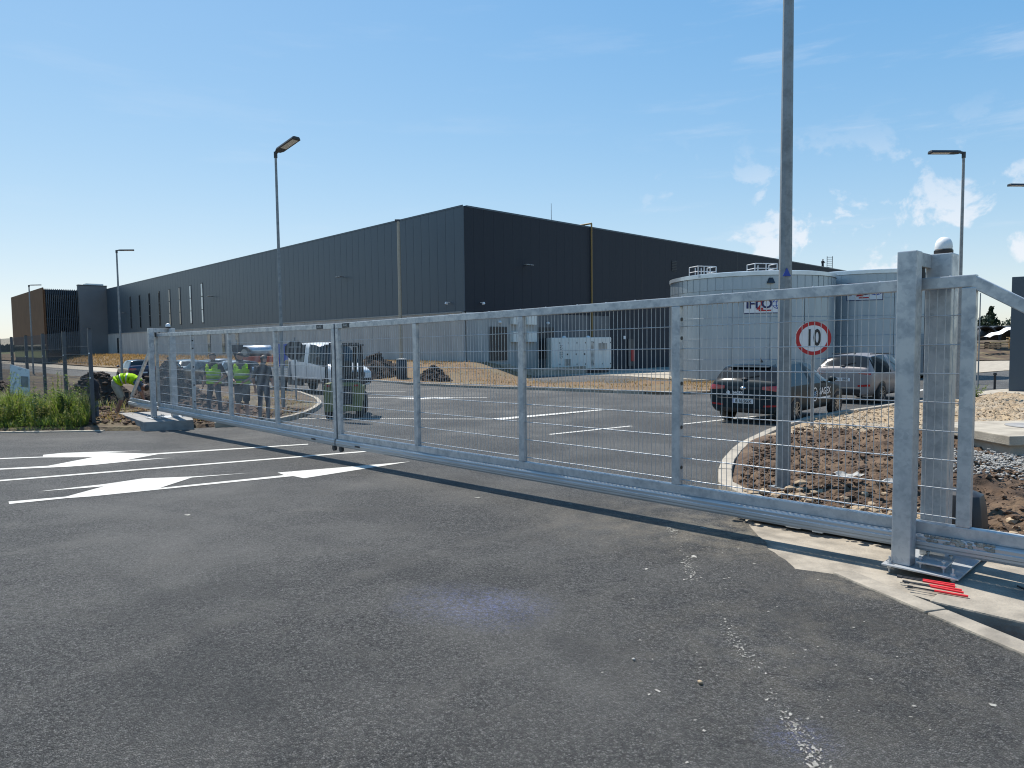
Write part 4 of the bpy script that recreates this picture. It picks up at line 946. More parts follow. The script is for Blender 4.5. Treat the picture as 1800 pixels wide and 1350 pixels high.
# yield sign seen from behind
sx_, sy_ = -13.3, 33.5
sg = empty('yield_sign', (sx_, sy_, zr(sy_) + .1), 0, 'dark back of a triangular sign above the second vest', 'road sign')
q = MB(); q.cyl((sx_, sy_, zr(sy_) - .2), (sx_, sy_, 1.9), .03, n=10); q.build('pole', GALVP, sg, smooth=True)
fx = Vector((.42, .9, 0)).normalized(); fdn = Vector((.9, -.42, 0)); cz = Vector((sx_, sy_, 1.25))
q = MB(); q.extr([cz - fx * .42 + Vector((0, 0, .42)), cz + fx * .42 + Vector((0, 0, .42)), cz + fx * .06 - Vector((0, 0, .36)), cz - fx * .06 - Vector((0, 0, .36))], fdn * .02 + fdn * 0); q.build('triangle_plate', SIGNB, sg)
# pale mast in front of the long front
q = MB()
mst = empty('mast', (-9.2, 53.5, .2), 0, 'slender beige mast in front of the long dark wall', 'mast')
q.cyl((-8.30, 52.0, 0), (-8.30, 52.0, 10.7), .13, .12, 12); q.build('pole', BEIGE, mst, smooth=True)
q = MB(); q.box((-8.37, 52.0, 10.75), (.35, .2, .18)); q.build('top_fitting', DARKM, mst)
# litter bin
lb_ = local_empty('litter_bin', (-6.74, 42.4, zr(42.4) + .12), 0, 'dark cylindrical bin beside the far soil heap', 'bin')
q = MB(); q.lathe([(0, 0), (.30, 0), (.33, .1), (.33, 1.15), (.30, 1.2), (0, 1.2)], (0, 0, 0), 20); q.build('body', DARKM, lb_, smooth=True)
q = MB(); q.lathe([(0, 1.21), (.34, 1.21), (.34, 1.27), (.1, 1.31), (0, 1.31)], (0, 0, 0), 20); q.build('lid', GALVP, lb_, smooth=True)
# totem and things at the right edge
tt = local_empty('totem', (19.25, 25.6, zr(25.6)), R(-38), 'dark upright totem at the right edge', 'totem')
q = MB(); q.box((0, 0, 2.2), (1.3, .42, 4.3)); q.build('body', CLAD, tt, bevel=.015)
q = MB(); q.box((0, 0, .035), (1.7, .8, .03)); q.build('base_plate', DARKM, tt)
q = MB(); q.prism([(15.8, 24.1), (17.9, 22.8), (24, 25.5), (24, 29), (18.6, 26.6), (16.4, 25.0)], -.7, zr(25) + .10); tag(q.build('totem_pad', CONC, at=(20, 26, -.4)), 'pale pavement under the dark totem', None, kind='structure')
bo = local_empty('bollard', (19.6, 28.0, zr(28)), 0, 'slim black bollard by the far asphalt', 'bollard')
q = MB(); q.cyl((0, 0, 0), (0, 0, .62), .045, n=12); q.build('post', BLACK, bo, smooth=True); q = MB(); q.cyl((0, 0, .62), (0, 0, .72), .07, .06, n=12); q.build('cap', BLACK, bo, smooth=True)
ps = local_empty('crossing_sign', (21.2, 33.0, zr(33)), R(-32), 'blue square crossing sign seen behind the gate end', 'road sign')
q = MB(); q.cyl((0, .05, 0), (0, .05, 1.75), .03, n=10); q.build('pole', GALVP, ps, smooth=True)
q = MB(); q.box((0, 0, 1.36), (1.25, .02, 1.0)); q.build('panel', BLUE, ps)
q = MB(); 
for i in range(3):
    P3 = [Vector((-.36, -.013, 1.02)), Vector((.36, -.013, 1.02)), Vector((0, -.013, 1.70))]; a_, b_ = P3[i], P3[(i + 1) % 3]; q.bar(a_, b_, .004, .07, upv=(0, 1, 0)) if False else q.bar(a_, b_, .07, .004, upv=(0, -1, 0))
q.build('white_triangle', WHITE, ps)
q = MB(); q.cyl((20.2, 29.9, zr(30)), (20.2, 29.9, 3.5), .03, .022, 10); tag(q.build('thin_pole', GALVP, at=(20.2, 29.9, -.6)), 'thin grey pole right of the last gate upright', 'pole')
# timber, pipes and sheet on the far right ground
mnd = MB(); mnd.grid([[(44 + 2 * i, 71 + 1.5 * j, zr(71) + .15 + 1.7 * ss(0, 10, j) + .25 * fb(i, j, .5, 8)) for i in range(40)] for j in range(26)])
tag(mnd.build('rough_ground', VERGE, smooth=True), 'rough earth bank beyond the far road', None, kind='structure')
for k, (px_, py_, nn, lb) in enumerate(((56.6, 76.5, 5, 'stack of fresh pale timber crates near the totem'), (53.0, 76, 3, 'collapsed pile of brown timber beside the crates'))):
    rt_ = local_empty('timber_stack', (px_, py_, .25), R(-8), lb, 'timber')
    for i in range(nn):
        for j in range(4):
            q = MB(); q.box((-1.2 + .9 * j * (1 if k == 0 else .6), 0, .10 + .26 * i), (.12, 1.0, .12)); q.build('batten', TIMBER if k == 0 else BARK, rt_)
        q = MB(); q.box((.2, -.45, .22 + .26 * i), (3.4 if k == 0 else 1.9, .10, .11), R(0 if k == 0 else 12 * (i - 1))); q.build('plank', TIMBER if (k == 0 or i == 2) else STONET, rt_)
        q = MB(); q.box((.2, .45, .22 + .26 * i), (3.4 if k == 0 else 1.9, .10, .11)); q.build('plank', TIMBER if k == 0 else BARK, rt_)
for k, lb in enumerate(('leftmost dark half ring pipe on the far bank', 'middle dark half ring pipe on the far bank', 'rightmost dark half ring pipe on the far bank')):
    q = MB(); cx, cy = 57.5 + 2.1 * k, 84 + .5 * k
    rows = [[Vector((cx + rr * math.cos(w), cy + yy, 1.2 + rr * math.sin(w))) for (rr, yy) in ((1.75, 0), (1.75, 2.2), (1.6, 2.2), (1.6, 0), (1.75, 0))] for w in [math.pi * i / 16 for i in range(17)]]
    q.grid(rows); tag(q.build('pipe_section', SIGNB, smooth=True, at=(cx, cy, 1)), lb, 'pipe', 'pipe sections on the far bank')
q = MB(); q.grid([[(54.6 + .35 * i, 79 + .6 * j, 1.55 + .12 * i + .1 * math.sin(i * 1.3 + j)) for i in range(17)] for j in range(4)]); tag(q.build('plastic_sheet', WHITE, smooth='all', at=(57, 80, 1.5)), 'white plastic sheet lying on the far bank', 'sheet')

# ------------------------------------------------------------------ well at the right
wl_ = local_empty('manhole_chamber', (7.55, 10.12, -.145), R(4), 'square concrete manhole chamber with blue letters', 'manhole')
q = MB(); q.box((0, 0, .02), (1.7, 1.5, .55)); q.build('wall', CONC, wl_, bevel=.012)
q = MB(); q.box((0, 0, .36), (1.85, 1.65, .13)); q.build('cover_slab', CONC, wl_, bevel=.012)
q = MB(); q.cyl((.25, .1, .426), (.25, .1, .437), .38, n=32); q.build('manhole_lid', CONCD, wl_)
text('lettering', 'CTP', .15, BLUE, wl_, (-.25, -.753, .215), (1, 0, 0), (0, 0, 1), bold=.012, sx=1.4)
q = MB()
for i in range(7): q.ellipsoid((.1 + .09 * i, -.35 + .03 * math.sin(i * 2), .475), (.07, .05, .05 if i % 2 else .035), 8, 6)
q.v = [Matrix.Rotation(R(4), 3, 'Z') @ p + Vector((7.55, 10.12, -.145)) for p in q.v]
tag(q.build('work_glove', LEAFB, smooth='all', at=(7.9, 10.1, .2)), 'dark green crumpled glove on the manhole chamber', 'glove')
q = MB(); q.box((2.48, 6.03, -.03), (.13, .05, .03), R(-40)); tag(q.build('foam_piece', WHITE, bevel=.006, at=(2.48, 6.03, -.03)), 'longer white foam offcut under the gate track', 'offcut', 'white offcuts under the gate')
q = MB(); q.box((2.62, 5.86, -.03), (.09, .05, .025), R(-44)); tag(q.build('foam_piece', WHITE, bevel=.006, at=(2.62, 5.86, -.03)), 'shorter white foam offcut under the gate track', 'offcut', 'white offcuts under the gate')
# crumpled plastic by the post
for (x, y, lb) in ((3.72, 6.75, 'crumpled pale plastic scrap lying beside the motor soil'), (3.35, 7.0, 'grey stone like plastic scrap near the lamp base')):
    q = MB(); q.grid([[(x + .05 * i, y + .04 * j, iz(x, y) + .09 + .05 * nz(i * 1.3, j * 1.7, 1, x)) for i in range(6)] for j in range(5)]); tag(q.build('plastic_scrap', STONE, at=(x, y, 0)), lb, 'litter')

# ------------------------------------------------------------------ clods, stones, mortar drips
def rockmesh(seed):
    bm = bmesh.new(); bmesh.ops.create_icosphere(bm, subdivisions=1, radius=1)
    rs = random.Random(seed)
    for v in bm.verts: v.co *= rs.uniform(.7, 1.2)
    out = ([v.co.copy() for v in bm.verts], [tuple(v.index for v in f_.verts) for f_ in bm.faces]); bm.free(); return out
ROCK = [rockmesh(i) for i in range(8)]
def scatter(mb, n, place, size, flat=.7):
    for i in range(n):
        p = place()
        if p is None: continue
        x, y, z = p; s_ = size() ; vs_, fs = ROCK[random.randrange(8)]
        an_ = random.uniform(0, 6.28); ca, sa = math.cos(an_), math.sin(an_); sx1, sy1 = s_ * random.uniform(.8, 1.3), s_ * random.uniform(.7, 1.1)
        mb.add([(x + (v.x * ca - v.y * sa) * sx1, y + (v.x * sa + v.y * ca) * sy1, z + v.z * s_ * flat) for v in vs_], fs)
def isl_pt(f0, f1, s0, s1):
    A, B = ISA, ISB
    i = random.uniform(s0, s1) * 199; j = random.uniform(f0, f1); k = min(198, int(i)); p = A[k].lerp(A[k + 1], i - k).lerp(B[k].lerp(B[k + 1], i - k), j)
    return p
ISA, ISB = resample(offset_pl(kB, .24, 1), 200), resample(iF, 200)
def pl_soil():
    p = isl_pt(.03, .8, 0, .6)
    if p.y > 13.4 or p.x > 9: return None
    return (p.x, p.y, iz(p.x, p.y) + .012)
mb = MB(); scatter(mb, 11000, pl_soil, lambda: random.choice((.007, .009, .012, .016, .022, .034)) * random.uniform(.7, 1.3)); tag(mb.build('soil_clods', CLOD, smooth=False, fix=False), 'brown soil clods on the planting island', kind='stuff')
def pl_tan():
    p = isl_pt(.02, .75, .30, .85)
    if p.y < 12.2: return None
    return (p.x, p.y, iz(p.x, p.y) + .012)
mb = MB(); scatter(mb, 7500, pl_tan, lambda: random.choice((.008, .012, .016, .022, .034)) * random.uniform(.7, 1.3), .6); tag(mb.build('tan_rubble', STONET, fix=False), 'tan gravel rubble on the planting island', kind='stuff')
def pl_gra():
    x, y = random.gauss(6.7, .9), random.gauss(8.2, .55)
    if x < 4.8 or y > 9.2 or y < 6.9: return None
    return (x, y, iz(x, y) + .03)
mb = MB(); scatter(mb, 7500, pl_gra, lambda: random.uniform(.009, .022), .7); tag(mb.build('grey_gravel', STONE, fix=False), 'grey crushed gravel in front of the manhole chamber', kind='stuff')
def pl_tr():
    t, n = random.uniform(-5, .2), random.uniform(.72, 1.2); p = gp(t, n, 0); return (p.x, p.y, -.15)
mb = MB(); scatter(mb, 260, pl_tr, lambda: random.uniform(.012, .05), .7); tag(mb.build('trench_stones', CLOD, fix=False), 'clods in the trench by the foundation', kind='stuff')
def pl_near():
    t, n = random.uniform(-2.4, 1.6), -.45 - abs(random.gauss(0, .35)); p = gp(t, n, 0); return (p.x, p.y, iz(p.x, p.y) + .0)
mb = MB(); scatter(mb, 900, pl_near, lambda: random.uniform(.012, .055), .7); tag(mb.build('rubble_strip', STONET, fix=False), 'broken rubble along the gate foundation', kind='stuff')
# larger stones round the lamp base
mb = MB(); scatter(mb, 26, lambda: (2.91 + random.gauss(0, .28), 7.1 + random.gauss(0, .12), zr(7.2) + .14), lambda: random.uniform(.03, .075), .5); tag(mb.build('broken_concrete', STONET, fix=False), 'broken concrete lumps at the thick lamp base', kind='stuff')

# mortar drips on the asphalt: a dragged trail and scattered spots
def splat(mb, x, y, r_, el=1.0, an_=0.0):
    n_ = random.randint(6, 10); ca, sa = math.cos(an_), math.sin(an_); P = []
    for i in range(n_):
        w = 2 * math.pi * i / n_; q_ = r_ * random.uniform(.45, 1.15); a1, b1 = q_ * math.cos(w) * el, q_ * math.sin(w); P.append((x + a1 * ca - b1 * sa, y + a1 * sa + b1 * ca))
    mb.add([(p[0], p[1], zr(p[1]) + .0035) for p in P], [tuple(range(n_))])
mb = MB()
trail = [(1.42, 6.2), (1.33, 5.3), (1.22, 4.65), (1.20, 4.0), (1.18, 3.5), (1.17, 3.1), (1.16, 2.75), (1.15, 2.45)]
tq = resample(trail, 400)
for i in range(1700):
    p = tq[random.randrange(400)]; k = .5 + .5 * nz(p.y * 2.3, 1.7, 1.0, 4)
    if random.random() > k ** 3 * 2.2: continue
    splat(mb, p.x + random.gauss(0, .024), p.y + random.gauss(0, .02), abs(random.gauss(0, .0034)) + .0008, random.uniform(1.0, 2.4), random.uniform(.6, 2.4))
for i in range(200):
    p = tq[random.randrange(400)]; splat(mb, p.x + random.gauss(.12, .35), p.y + random.gauss(0, .3), abs(random.gauss(0, .0038)) + .0008, random.uniform(1, 2), random.uniform(0, 3))
tag(mb.build('mortar_trail', MORTAR, fix=True), 'pale mortar drips trailing across the asphalt', kind='stuff')
mb = MB()
for (x, y, r_) in ((1.38, 5.2, .03), (2.1, 2.95, .016), (1.75, 2.95, .008), (.95, 4.9, .014), (1.7, 6.1, .03), (-1.4, 6.4, .014), (-3.3, 6.9, .03), (-.4, 7.6, .03), (.6, 7.2, .02)):
    splat(mb, x, y, r_, 1.5, random.uniform(0, 3))
tag(mb.build('mud_spots', MORTAR), 'tan mud spots on the asphalt', kind='stuff')
for (x, y, s_, mt, lb) in ((.87, 3.17, .014, STONET, 'small brown pebble on the asphalt foreground'), (.60, 3.42, .010, STONE, 'small white pebble on the asphalt foreground')):
    mb = MB(); vs_, fs = ROCK[2]; mb.add([(x + v.x * s_, y + v.y * s_ * 1.2, s_ * .7 + v.z * s_ * .8) for v in vs_], fs); tag(mb.build('pebble', mt, smooth='all', at=(x, y, 0)), lb, 'pebble')

# ------------------------------------------------------------------ soil heaps
def heap(name, label, cx, cy, rx, ry, h, mt, seed, rot=0.0, z0=None, nclod=500, cs=.06):
    z0 = zr(cy) + .05 if z0 is None else z0
    root = empty(name, (cx, cy, z0), 0, label, 'soil heap', 'heaps of excavated soil')
    rows = []; n_, k = 48, 18; ca, sa = math.cos(rot), math.sin(rot)
    def H(g_, f): return h * (max(0, 1 - f) ** .85) * (1 + .35 * nz(math.cos(g_) * 2 * f, math.sin(g_) * 2 * f, 1.2, seed)) + .14 * h * fb(math.cos(g_) * f * 3, math.sin(g_) * f * 3, 1.3, seed) * min(1, 4 * (1 - f))
    def XY(g_, f):
        w = 1 + .25 * nz(math.cos(g_), math.sin(g_), 1.5, seed + 3); a_, b_ = rx * f * w * math.cos(g_), ry * f * w * math.sin(g_); return cx + a_ * ca - b_ * sa, cy + a_ * sa + b_ * ca
    for i in range(n_ + 1):
        g_ = 2 * math.pi * (i % n_) / n_; row = []
        for j in range(k):
            f = j / (k - 1); x, y = XY(g_, f); row.append((x, y, z0 - .12 * f + H(g_, f)))
        rows.append(row)
    q = MB(); q.grid(rows); q.build('mound', mt, root, smooth='all')
    q = MB()
    def pl():
        g_ = random.uniform(0, 6.28); f = random.uniform(.02, 1.05); x, y = XY(g_, f); return (x, y, z0 - .12 * f + H(g_, min(1, f)))
    scatter(q, nclod, pl, lambda: cs * random.choice((.35, .5, .8, 1.2)) * random.uniform(.7, 1.3)); tag(q.build('clods', mt, root, fix=False), kind='stuff')
heap('soil_heap', 'tall dark soil heap behind the far left gate post', -11.0, 22.0, 1.7, 1.2, 1.55, SOILD, 3, .2, nclod=900)
heap('soil_heap', 'long low dark soil heap behind the bending worker', -13.0, 21.6, 2.1, 1.1, 1.25, SOILD, 5, .1, nclod=900)
heap('soil_heap', 'low dark soil ridge left of the white board', -18.0, 24.3, 3.6, 1.2, .95, SOILD, 8, -.3, nclod=500)
heap('soil_heap', 'low brown soil heap behind the first vested man', -9.3, 21.0, 1.9, 1.0, .55, SOIL, 12, .3, nclod=700)
heap('soil_heap', 'far dark soil heap between the truck and bin', -8.6, 44.6, 2.2, 1.4, 1.75, SOILD, 15, -.2, nclod=600, cs=.09)
heap('soil_heap', 'small dark soil heap right of the bin', -4.7, 40.6, 1.5, 1.0, .95, SOILD, 19, -.5, nclod=500, cs=.08)
heap('soil_heap', 'rubble heap with stones by the bending worker', -11.9, 20.2, 1.0, .5, .28, SOIL, 22, .0, nclod=700, cs=.07)
mb = MB()
def pl_v():
    x, y = random.uniform(-12.5, -6.4), random.uniform(16.7, 21.5); return (x, y, vz(x, y))
scatter(mb, 2600, pl_v, lambda: random.choice((.015, .025, .04, .06)) * random.uniform(.7, 1.3), .6); tag(mb.build('verge_clods', CLOD, fix=False), 'clods and stones on the left verge', kind='stuff')

# ------------------------------------------------------------------ left mesh fence
fs0 = Vector((-10.32, 16.95, 0))
spos = [0, 2.85, 5.7, 8.55, 11.4, 14.3, 17.2, 20.1]
fen = empty('mesh_fence', (fs0.x, fs0.y, zr(fs0.y)), 0, 'grey wire mesh fence standing in the weeds at left', 'fence')
for i, s_ in enumerate(spos):
    p = fs0 + GD * s_; zb = zr(p.y) + .10; top = 2.07 - .004 * s_
    q = MB(); q.bar((p.x, p.y, zb - .4), (p.x, p.y, top), .085, .06, upv=GD); po = q.build('post', FENCE, fen, bevel=.005)
    q = MB(); q.box((p.x, p.y, top + .008), (.095, .07, .014), angA); q.build('cap', BLACK, po)
    for zz in (.5, 1.15, 1.75):
        c = Vector((p.x, p.y, zb + zz)) - GD * .045 + GN * .035; q = MB(); q.box(c, (.05, .02, .03), angA); q.build('clamp', WHITE if zz > 1 else FENCE, po)
    if i < len(spos) - 1:
        p2 = fs0 + GD * spos[i + 1]; zb2 = zr(p2.y) + .10; q = MB(); n_ = 56
        for k in range(n_ + 1):
            w = p.lerp(p2, k / n_); q.cyl((w.x + GN.x * .04, w.y + GN.y * .04, zb + (zb2 - zb) * k / n_ + .05), (w.x + GN.x * .04, w.y + GN.y * .04, top - .03), .0021, n=4, cap=False)
        for j in range(10):
            z1_ = .12 + .2 * j
            for dn in (.034, .046): q.cyl((p.x + GN.x * dn, p.y + GN.y * dn, zb + z1_), (p2.x + GN.x * dn, p2.y + GN.y * dn, zb + z1_ - .01), .0034, n=5, cap=False)
        tag(q.build('wire_mesh', FENCE, fen, smooth='all', fix=False), kind='stuff')
# white board stuck in the weeds
wb = local_empty('notice_board', (-13.05, 18.3, vz(-13.0, 18.3) + .36), R(18), 'tilted scratched white board standing in the weeds', 'board')
q = MB(); q.add([(-.22, 0, .25), (.22, -.02, .15), (.22, .06, .86), (-.22, .08, 1.02), (-.22, .012, .25), (.22, -.008, .15), (.22, .072, .86), (-.22, .092, 1.02)], [(0, 1, 2, 3), (7, 6, 5, 4), (0, 4, 5, 1), (1, 5, 6, 2), (2, 6, 7, 3), (3, 7, 4, 0)])
q.build('panel', mk('scratched_board', (.62, .64, .65), (.30, .31, .31), 9, .7, lo=.52, hi=.68), wb)
q = MB(); q.cyl((0, .06, -.5), (0, .1, .7), .02, n=8); q.build('stake', BARK, wb)
q = MB(); q.add([(.02, .004, .42), (.19, -.006, .39), (.19, .025, .68), (.02, .034, .70)], [(0, 1, 2, 3)]); q.build('grey_label', mk('grey_label', (.25, .25, .24), (.16, .16, .155), 8, .8), wb)
# hanging work clothes behind the first fence post
wc = local_empty('work_clothes', (-10.62, 17.5, vz(-10.6, 17.5)), R(20), 'dark work clothes hanging behind the first fence post', 'clothes')
q = MB(); rows = []
for j in range(9):
    z = 1.02 - .07 * j; w = (.03, .09, .12, .13, .13, .125, .13, .14, .13)[j]
    rows.append([(w * math.cos(g_) * (1 + .15 * math.sin(3 * g_ + j)), .08 * math.sin(g_) * (1 + .2 * math.sin(4 * g_)), z) for g_ in [2 * math.pi * i / 16 for i in range(17)]])
q.grid(rows); q.build('jacket', TEE, wc, smooth='all')
for s_ in (-1, 1):
    q = MB(); rows = []
    for j in range(7):
        z = .48 - .07 * j; rows.append([(s_ * .055 + .045 * math.cos(g_), .05 * math.sin(g_) * (1 + .2 * math.sin(3 * g_ + j)), z) for g_ in [2 * math.pi * i / 12 for i in range(13)]])
    q.grid(rows); q.build('trouser_leg', GREYC, wc, smooth='all')
q = MB(); q.cyl((0, .02, -.1), (0, .02, 1.0), .018, n=8); q.build('stake', BARK, wc)

# ------------------------------------------------------------------ grass and weeds
def blade(mb, x, y, z, h, w, an_, lean, segs=3, mi=0):
    dx, dy = math.cos(an_), math.sin(an_); px_, py_ = -dy, dx; P = []
    for i in range(segs + 1):
        f = i / segs; o = lean * f * f; ww = w * (1 - f) ** .7 * .5; hz_ = h * (f - .25 * (lean / max(h, .01)) * f * f)
        P += [(x + dx * o - px_ * ww, y + dy * o - py_ * ww, z + hz_), (x + dx * o + px_ * ww, y + dy * o + py_ * ww, z + hz_)]
    mb.add(P, [(2 * i, 2 * i + 1, 2 * i + 3, 2 * i + 2) for i in range(segs)], mi)
mb = MB()
def wpatch(x, y): return .5 + .5 * fb(x, y, .9, 14)
for i in range(27000):
    x = random.uniform(-18, -10.25); y = 16.24 + abs(random.gauss(0, 1.25))
    if y > 20.5: continue
    if x > -.618 * y + .25 * nz(x, y, 1.3, 8): continue
    p_ = max(0, min(1, wpatch(x, y) * 1.7 - .35)); edge = ss(16.15, 17.0, y)
    if random.random() > .30 + p_ * .8: continue
    hh = (.08 + (.10 + .72 * p_) * edge) * random.uniform(.5, 1.25) * (1.0 - .25 * ss(18.2, 20, y))
    dry = ss(17.0, 18.6, y + .6 * nz(x, y, 1.1, 6)); mi = 1 if random.random() < .15 + .6 * dry else 0
    blade(mb, x, y, vz(x, y) - .02 if y > 16.35 else zr(y) + .03, hh, random.uniform(.010, .026), random.uniform(0, 6.28), hh * random.uniform(.25, .9), 3, mi)
for i in range(420):
    x = random.uniform(-18, -10.4); y = 16.4 + abs(random.gauss(0, 1.1))
    if x > -.622 * y or y > 20: continue
    hh = min(1.25, random.expovariate(2.6) + .25); z = vz(x, y) - .02; an_ = random.uniform(0, 6.28); ln = hh * random.uniform(.05, .4); mi = random.choice((0, 0, 1, 2)); top = Vector((x + math.cos(an_) * ln, y + math.sin(an_) * ln, z + hh))
    mb.cyl((x, y, z), top, .005, .0025, 4, False, mi)
    for k in range(int(12 + hh * 34)):
        f = random.uniform(.1, 1); p = Vector((x, y, z)).lerp(top, f); a2 = random.uniform(0, 6.28); w = random.uniform(.008, .022); L_ = w * random.uniform(2.5, 5.5) * (1.25 - .6 * f)
        d = Vector((math.cos(a2), math.sin(a2), random.uniform(-.1, .8))).normalized(); sd_ = d.cross(Vector((0, 0, 1))).normalized() * w; m_ = p + d * L_ * .5; e = p + d * L_ - Vector((0, 0, L_ * .4))
        mb.add([p, m_ - sd_, e, m_ + sd_], [(0, 1, 2), (0, 2, 3)], mi)
for i in range(9000):
    x = random.uniform(-30, -11.2); y = random.uniform(19, 27)
    if y - 18 > (-9.5 - x) * 1.3: continue
    if nz(x, y, .5, 77) < -.1: continue
    hh = random.uniform(.12, .5); blade(mb, x, y, vz(x, y) - .02, hh, random.uniform(.012, .03), random.uniform(0, 6.28), hh * random.uniform(.2, .7), 2, 1 if random.random() < .8 else 0)
tag(mb.build('green_weeds', [BLADE, BLADE2, LEAFB], fix=False), 'tall green weeds behind the kerb at left', kind='stuff')
def weed(name, label, x, y, h, nst, mt, leafw, seed, spread=.25, group='tall leafy weeds'):
    rs = random.Random(seed); root = empty(name, (x, y, vz(x, y)), 0, label, 'weed', group)
    sm = MB(); lf = MB(); z0 = vz(x, y) - .02
    for k in range(nst):
        an_ = rs.uniform(0, 6.28); ln = rs.uniform(.1, spread); hh = h * rs.uniform(.6, 1.0); pts_ = []
        for i in range(7):
            f = i / 6; pts_.append(Vector((x + math.cos(an_) * ln * f ** 1.4, y + math.sin(an_) * ln * f ** 1.4, z0 + hh * f)))
        for i in range(6): sm.cyl(pts_[i], pts_[i + 1], .006 * (1 - i / 8), .006 * (1 - (i + 1) / 8), 5, False)
        for i in range(int(hh * 42)):
            f = rs.uniform(.12, 1.0); p = pts_[int(f * 5.99)].lerp(pts_[min(6, int(f * 5.99) + 1)], (f * 5.99) % 1)
            a2 = rs.uniform(0, 6.28); L_ = leafw * rs.uniform(2.2, 4.2) * (1.2 - .6 * f); d = Vector((math.cos(a2), math.sin(a2), rs.uniform(.1, .7))).normalized(); s_ = d.cross(Vector((0, 0, 1))).normalized() * leafw * rs.uniform(.5, .9)
            m_ = p + d * L_ * .5 + Vector((0, 0, .01)); e = p + d * L_ - Vector((0, 0, L_ * .35))
            lf.add([p, m_ - s_, e, m_ + s_], [(0, 1, 2), (0, 2, 3)])
    sm.build('stems', mt, root, fix=False); lf.build('leaves', mt, root, fix=False); return root
weed('leafy_weed', 'blue green leafy weed beside the first fence post', -11.0, 16.95, .80, 16, LEAFB, .022, 1)
weed('leafy_weed', 'second blue green weed clump nearer the kerb', -11.5, 16.8, .62, 12, LEAFB, .022, 2)
weed('tall_weed', 'tallest pale weed stem rising before the concrete lane', -12.0, 18.1, 1.28, 4, BLADE2, .018, 3, .12)
weed('tall_weed', 'tall green weed clump left of the white board', -14.2, 18.0, .8, 9, BLADE, .018, 4)
weed('tall_weed', 'bushy green weed at the left picture edge', -12.6, 16.9, .72, 14, BLADE, .02, 5)
weed('tall_weed', 'yellowing weed between board and fence post', -12.4, 17.6, .75, 10, BLADE2, .018, 6)
for k in range(9):
    weed('tall_weed', ['bushy weed at the left edge, nearest the kerb', 'second bushy weed from the left edge', 'third bushy weed from the left edge', 'leafy weed in front of the white board', 'leafy weed just right of the white board', 'leafy weed between board and second fence post', 'leafy weed below the second fence post', 'leafy weed left of the first fence post', 'drooping weed beside the bare soil patch'][k], -13.0 + .26 * k, 16.75 + .45 * (k % 3), .62 + .14 * ((k * 7) % 3), 9, BLADE if k % 3 else BLADE2, .02, 20 + k, .35)
weed('right_weed', 'green weeds beside the totem base', 17.4, 22.9, .75, 14, BLADE, .03, 7, .5)
weed('right_weed', 'grass tuft on the pavement edge left of the totem', 15.2, 22.6, .55, 16, BLADE, .025, 8, .5)
mb = MB(); A_, B_ = resample(NEARK, 420), resample(FARK, 420)
for i in range(26000):
    s_ = random.uniform(.52, 1.0) * 418; k = int(s_); f = random.random() ** .9; p = A_[k].lerp(A_[k + 1], s_ - k).lerp(B_[k].lerp(B_[k + 1], s_ - k), .02 + .97 * f)
    if fb(p.x, p.y, .35, 31) < -.25 + .3 * random.random(): continue
    hh = random.uniform(.05, .20); blade(mb, p.x, p.y, bank_z(p.x, p.y, f) - .01, hh, random.uniform(.02, .05), random.uniform(0, 6.28), hh * random.uniform(.2, .9), 2)
tag(mb.build('dry_grass', STRAW, fix=False), 'short dry straw grass on the bank', kind='stuff')
mb = MB()
for i in range(7000):
    x, y = random.uniform(-11.5, -6.2), random.uniform(17.0, 31); 
    if x > -6.3 - max(0, y - 22) * .42: continue
    if nz(x, y, .7, 50) < -.05: continue
    hh = random.uniform(.03, .12); blade(mb, x, y, vz(x, y) - .01, hh, random.uniform(.012, .03), random.uniform(0, 6.28), hh * .6, 2, 0 if random.random() < .75 else 1)
tag(mb.build('verge_straw', [STRAW, BLADE2], fix=False), 'sparse straw on the scrub verge', kind='stuff')
mb = MB()
for i in range(9000):
    u = random.uniform(20, 125); p = bp(u, random.uniform(.4, 8.6)); hh = random.uniform(.15, .55); blade(mb, p.x, p.y, bank_z(p.x, p.y, .5), hh, .07, random.uniform(0, 6.28), hh * .5, 2)
tag(mb.build('tall_dry_grass', STRAW, fix=False), 'taller orange dry grass along the plinth', kind='stuff')

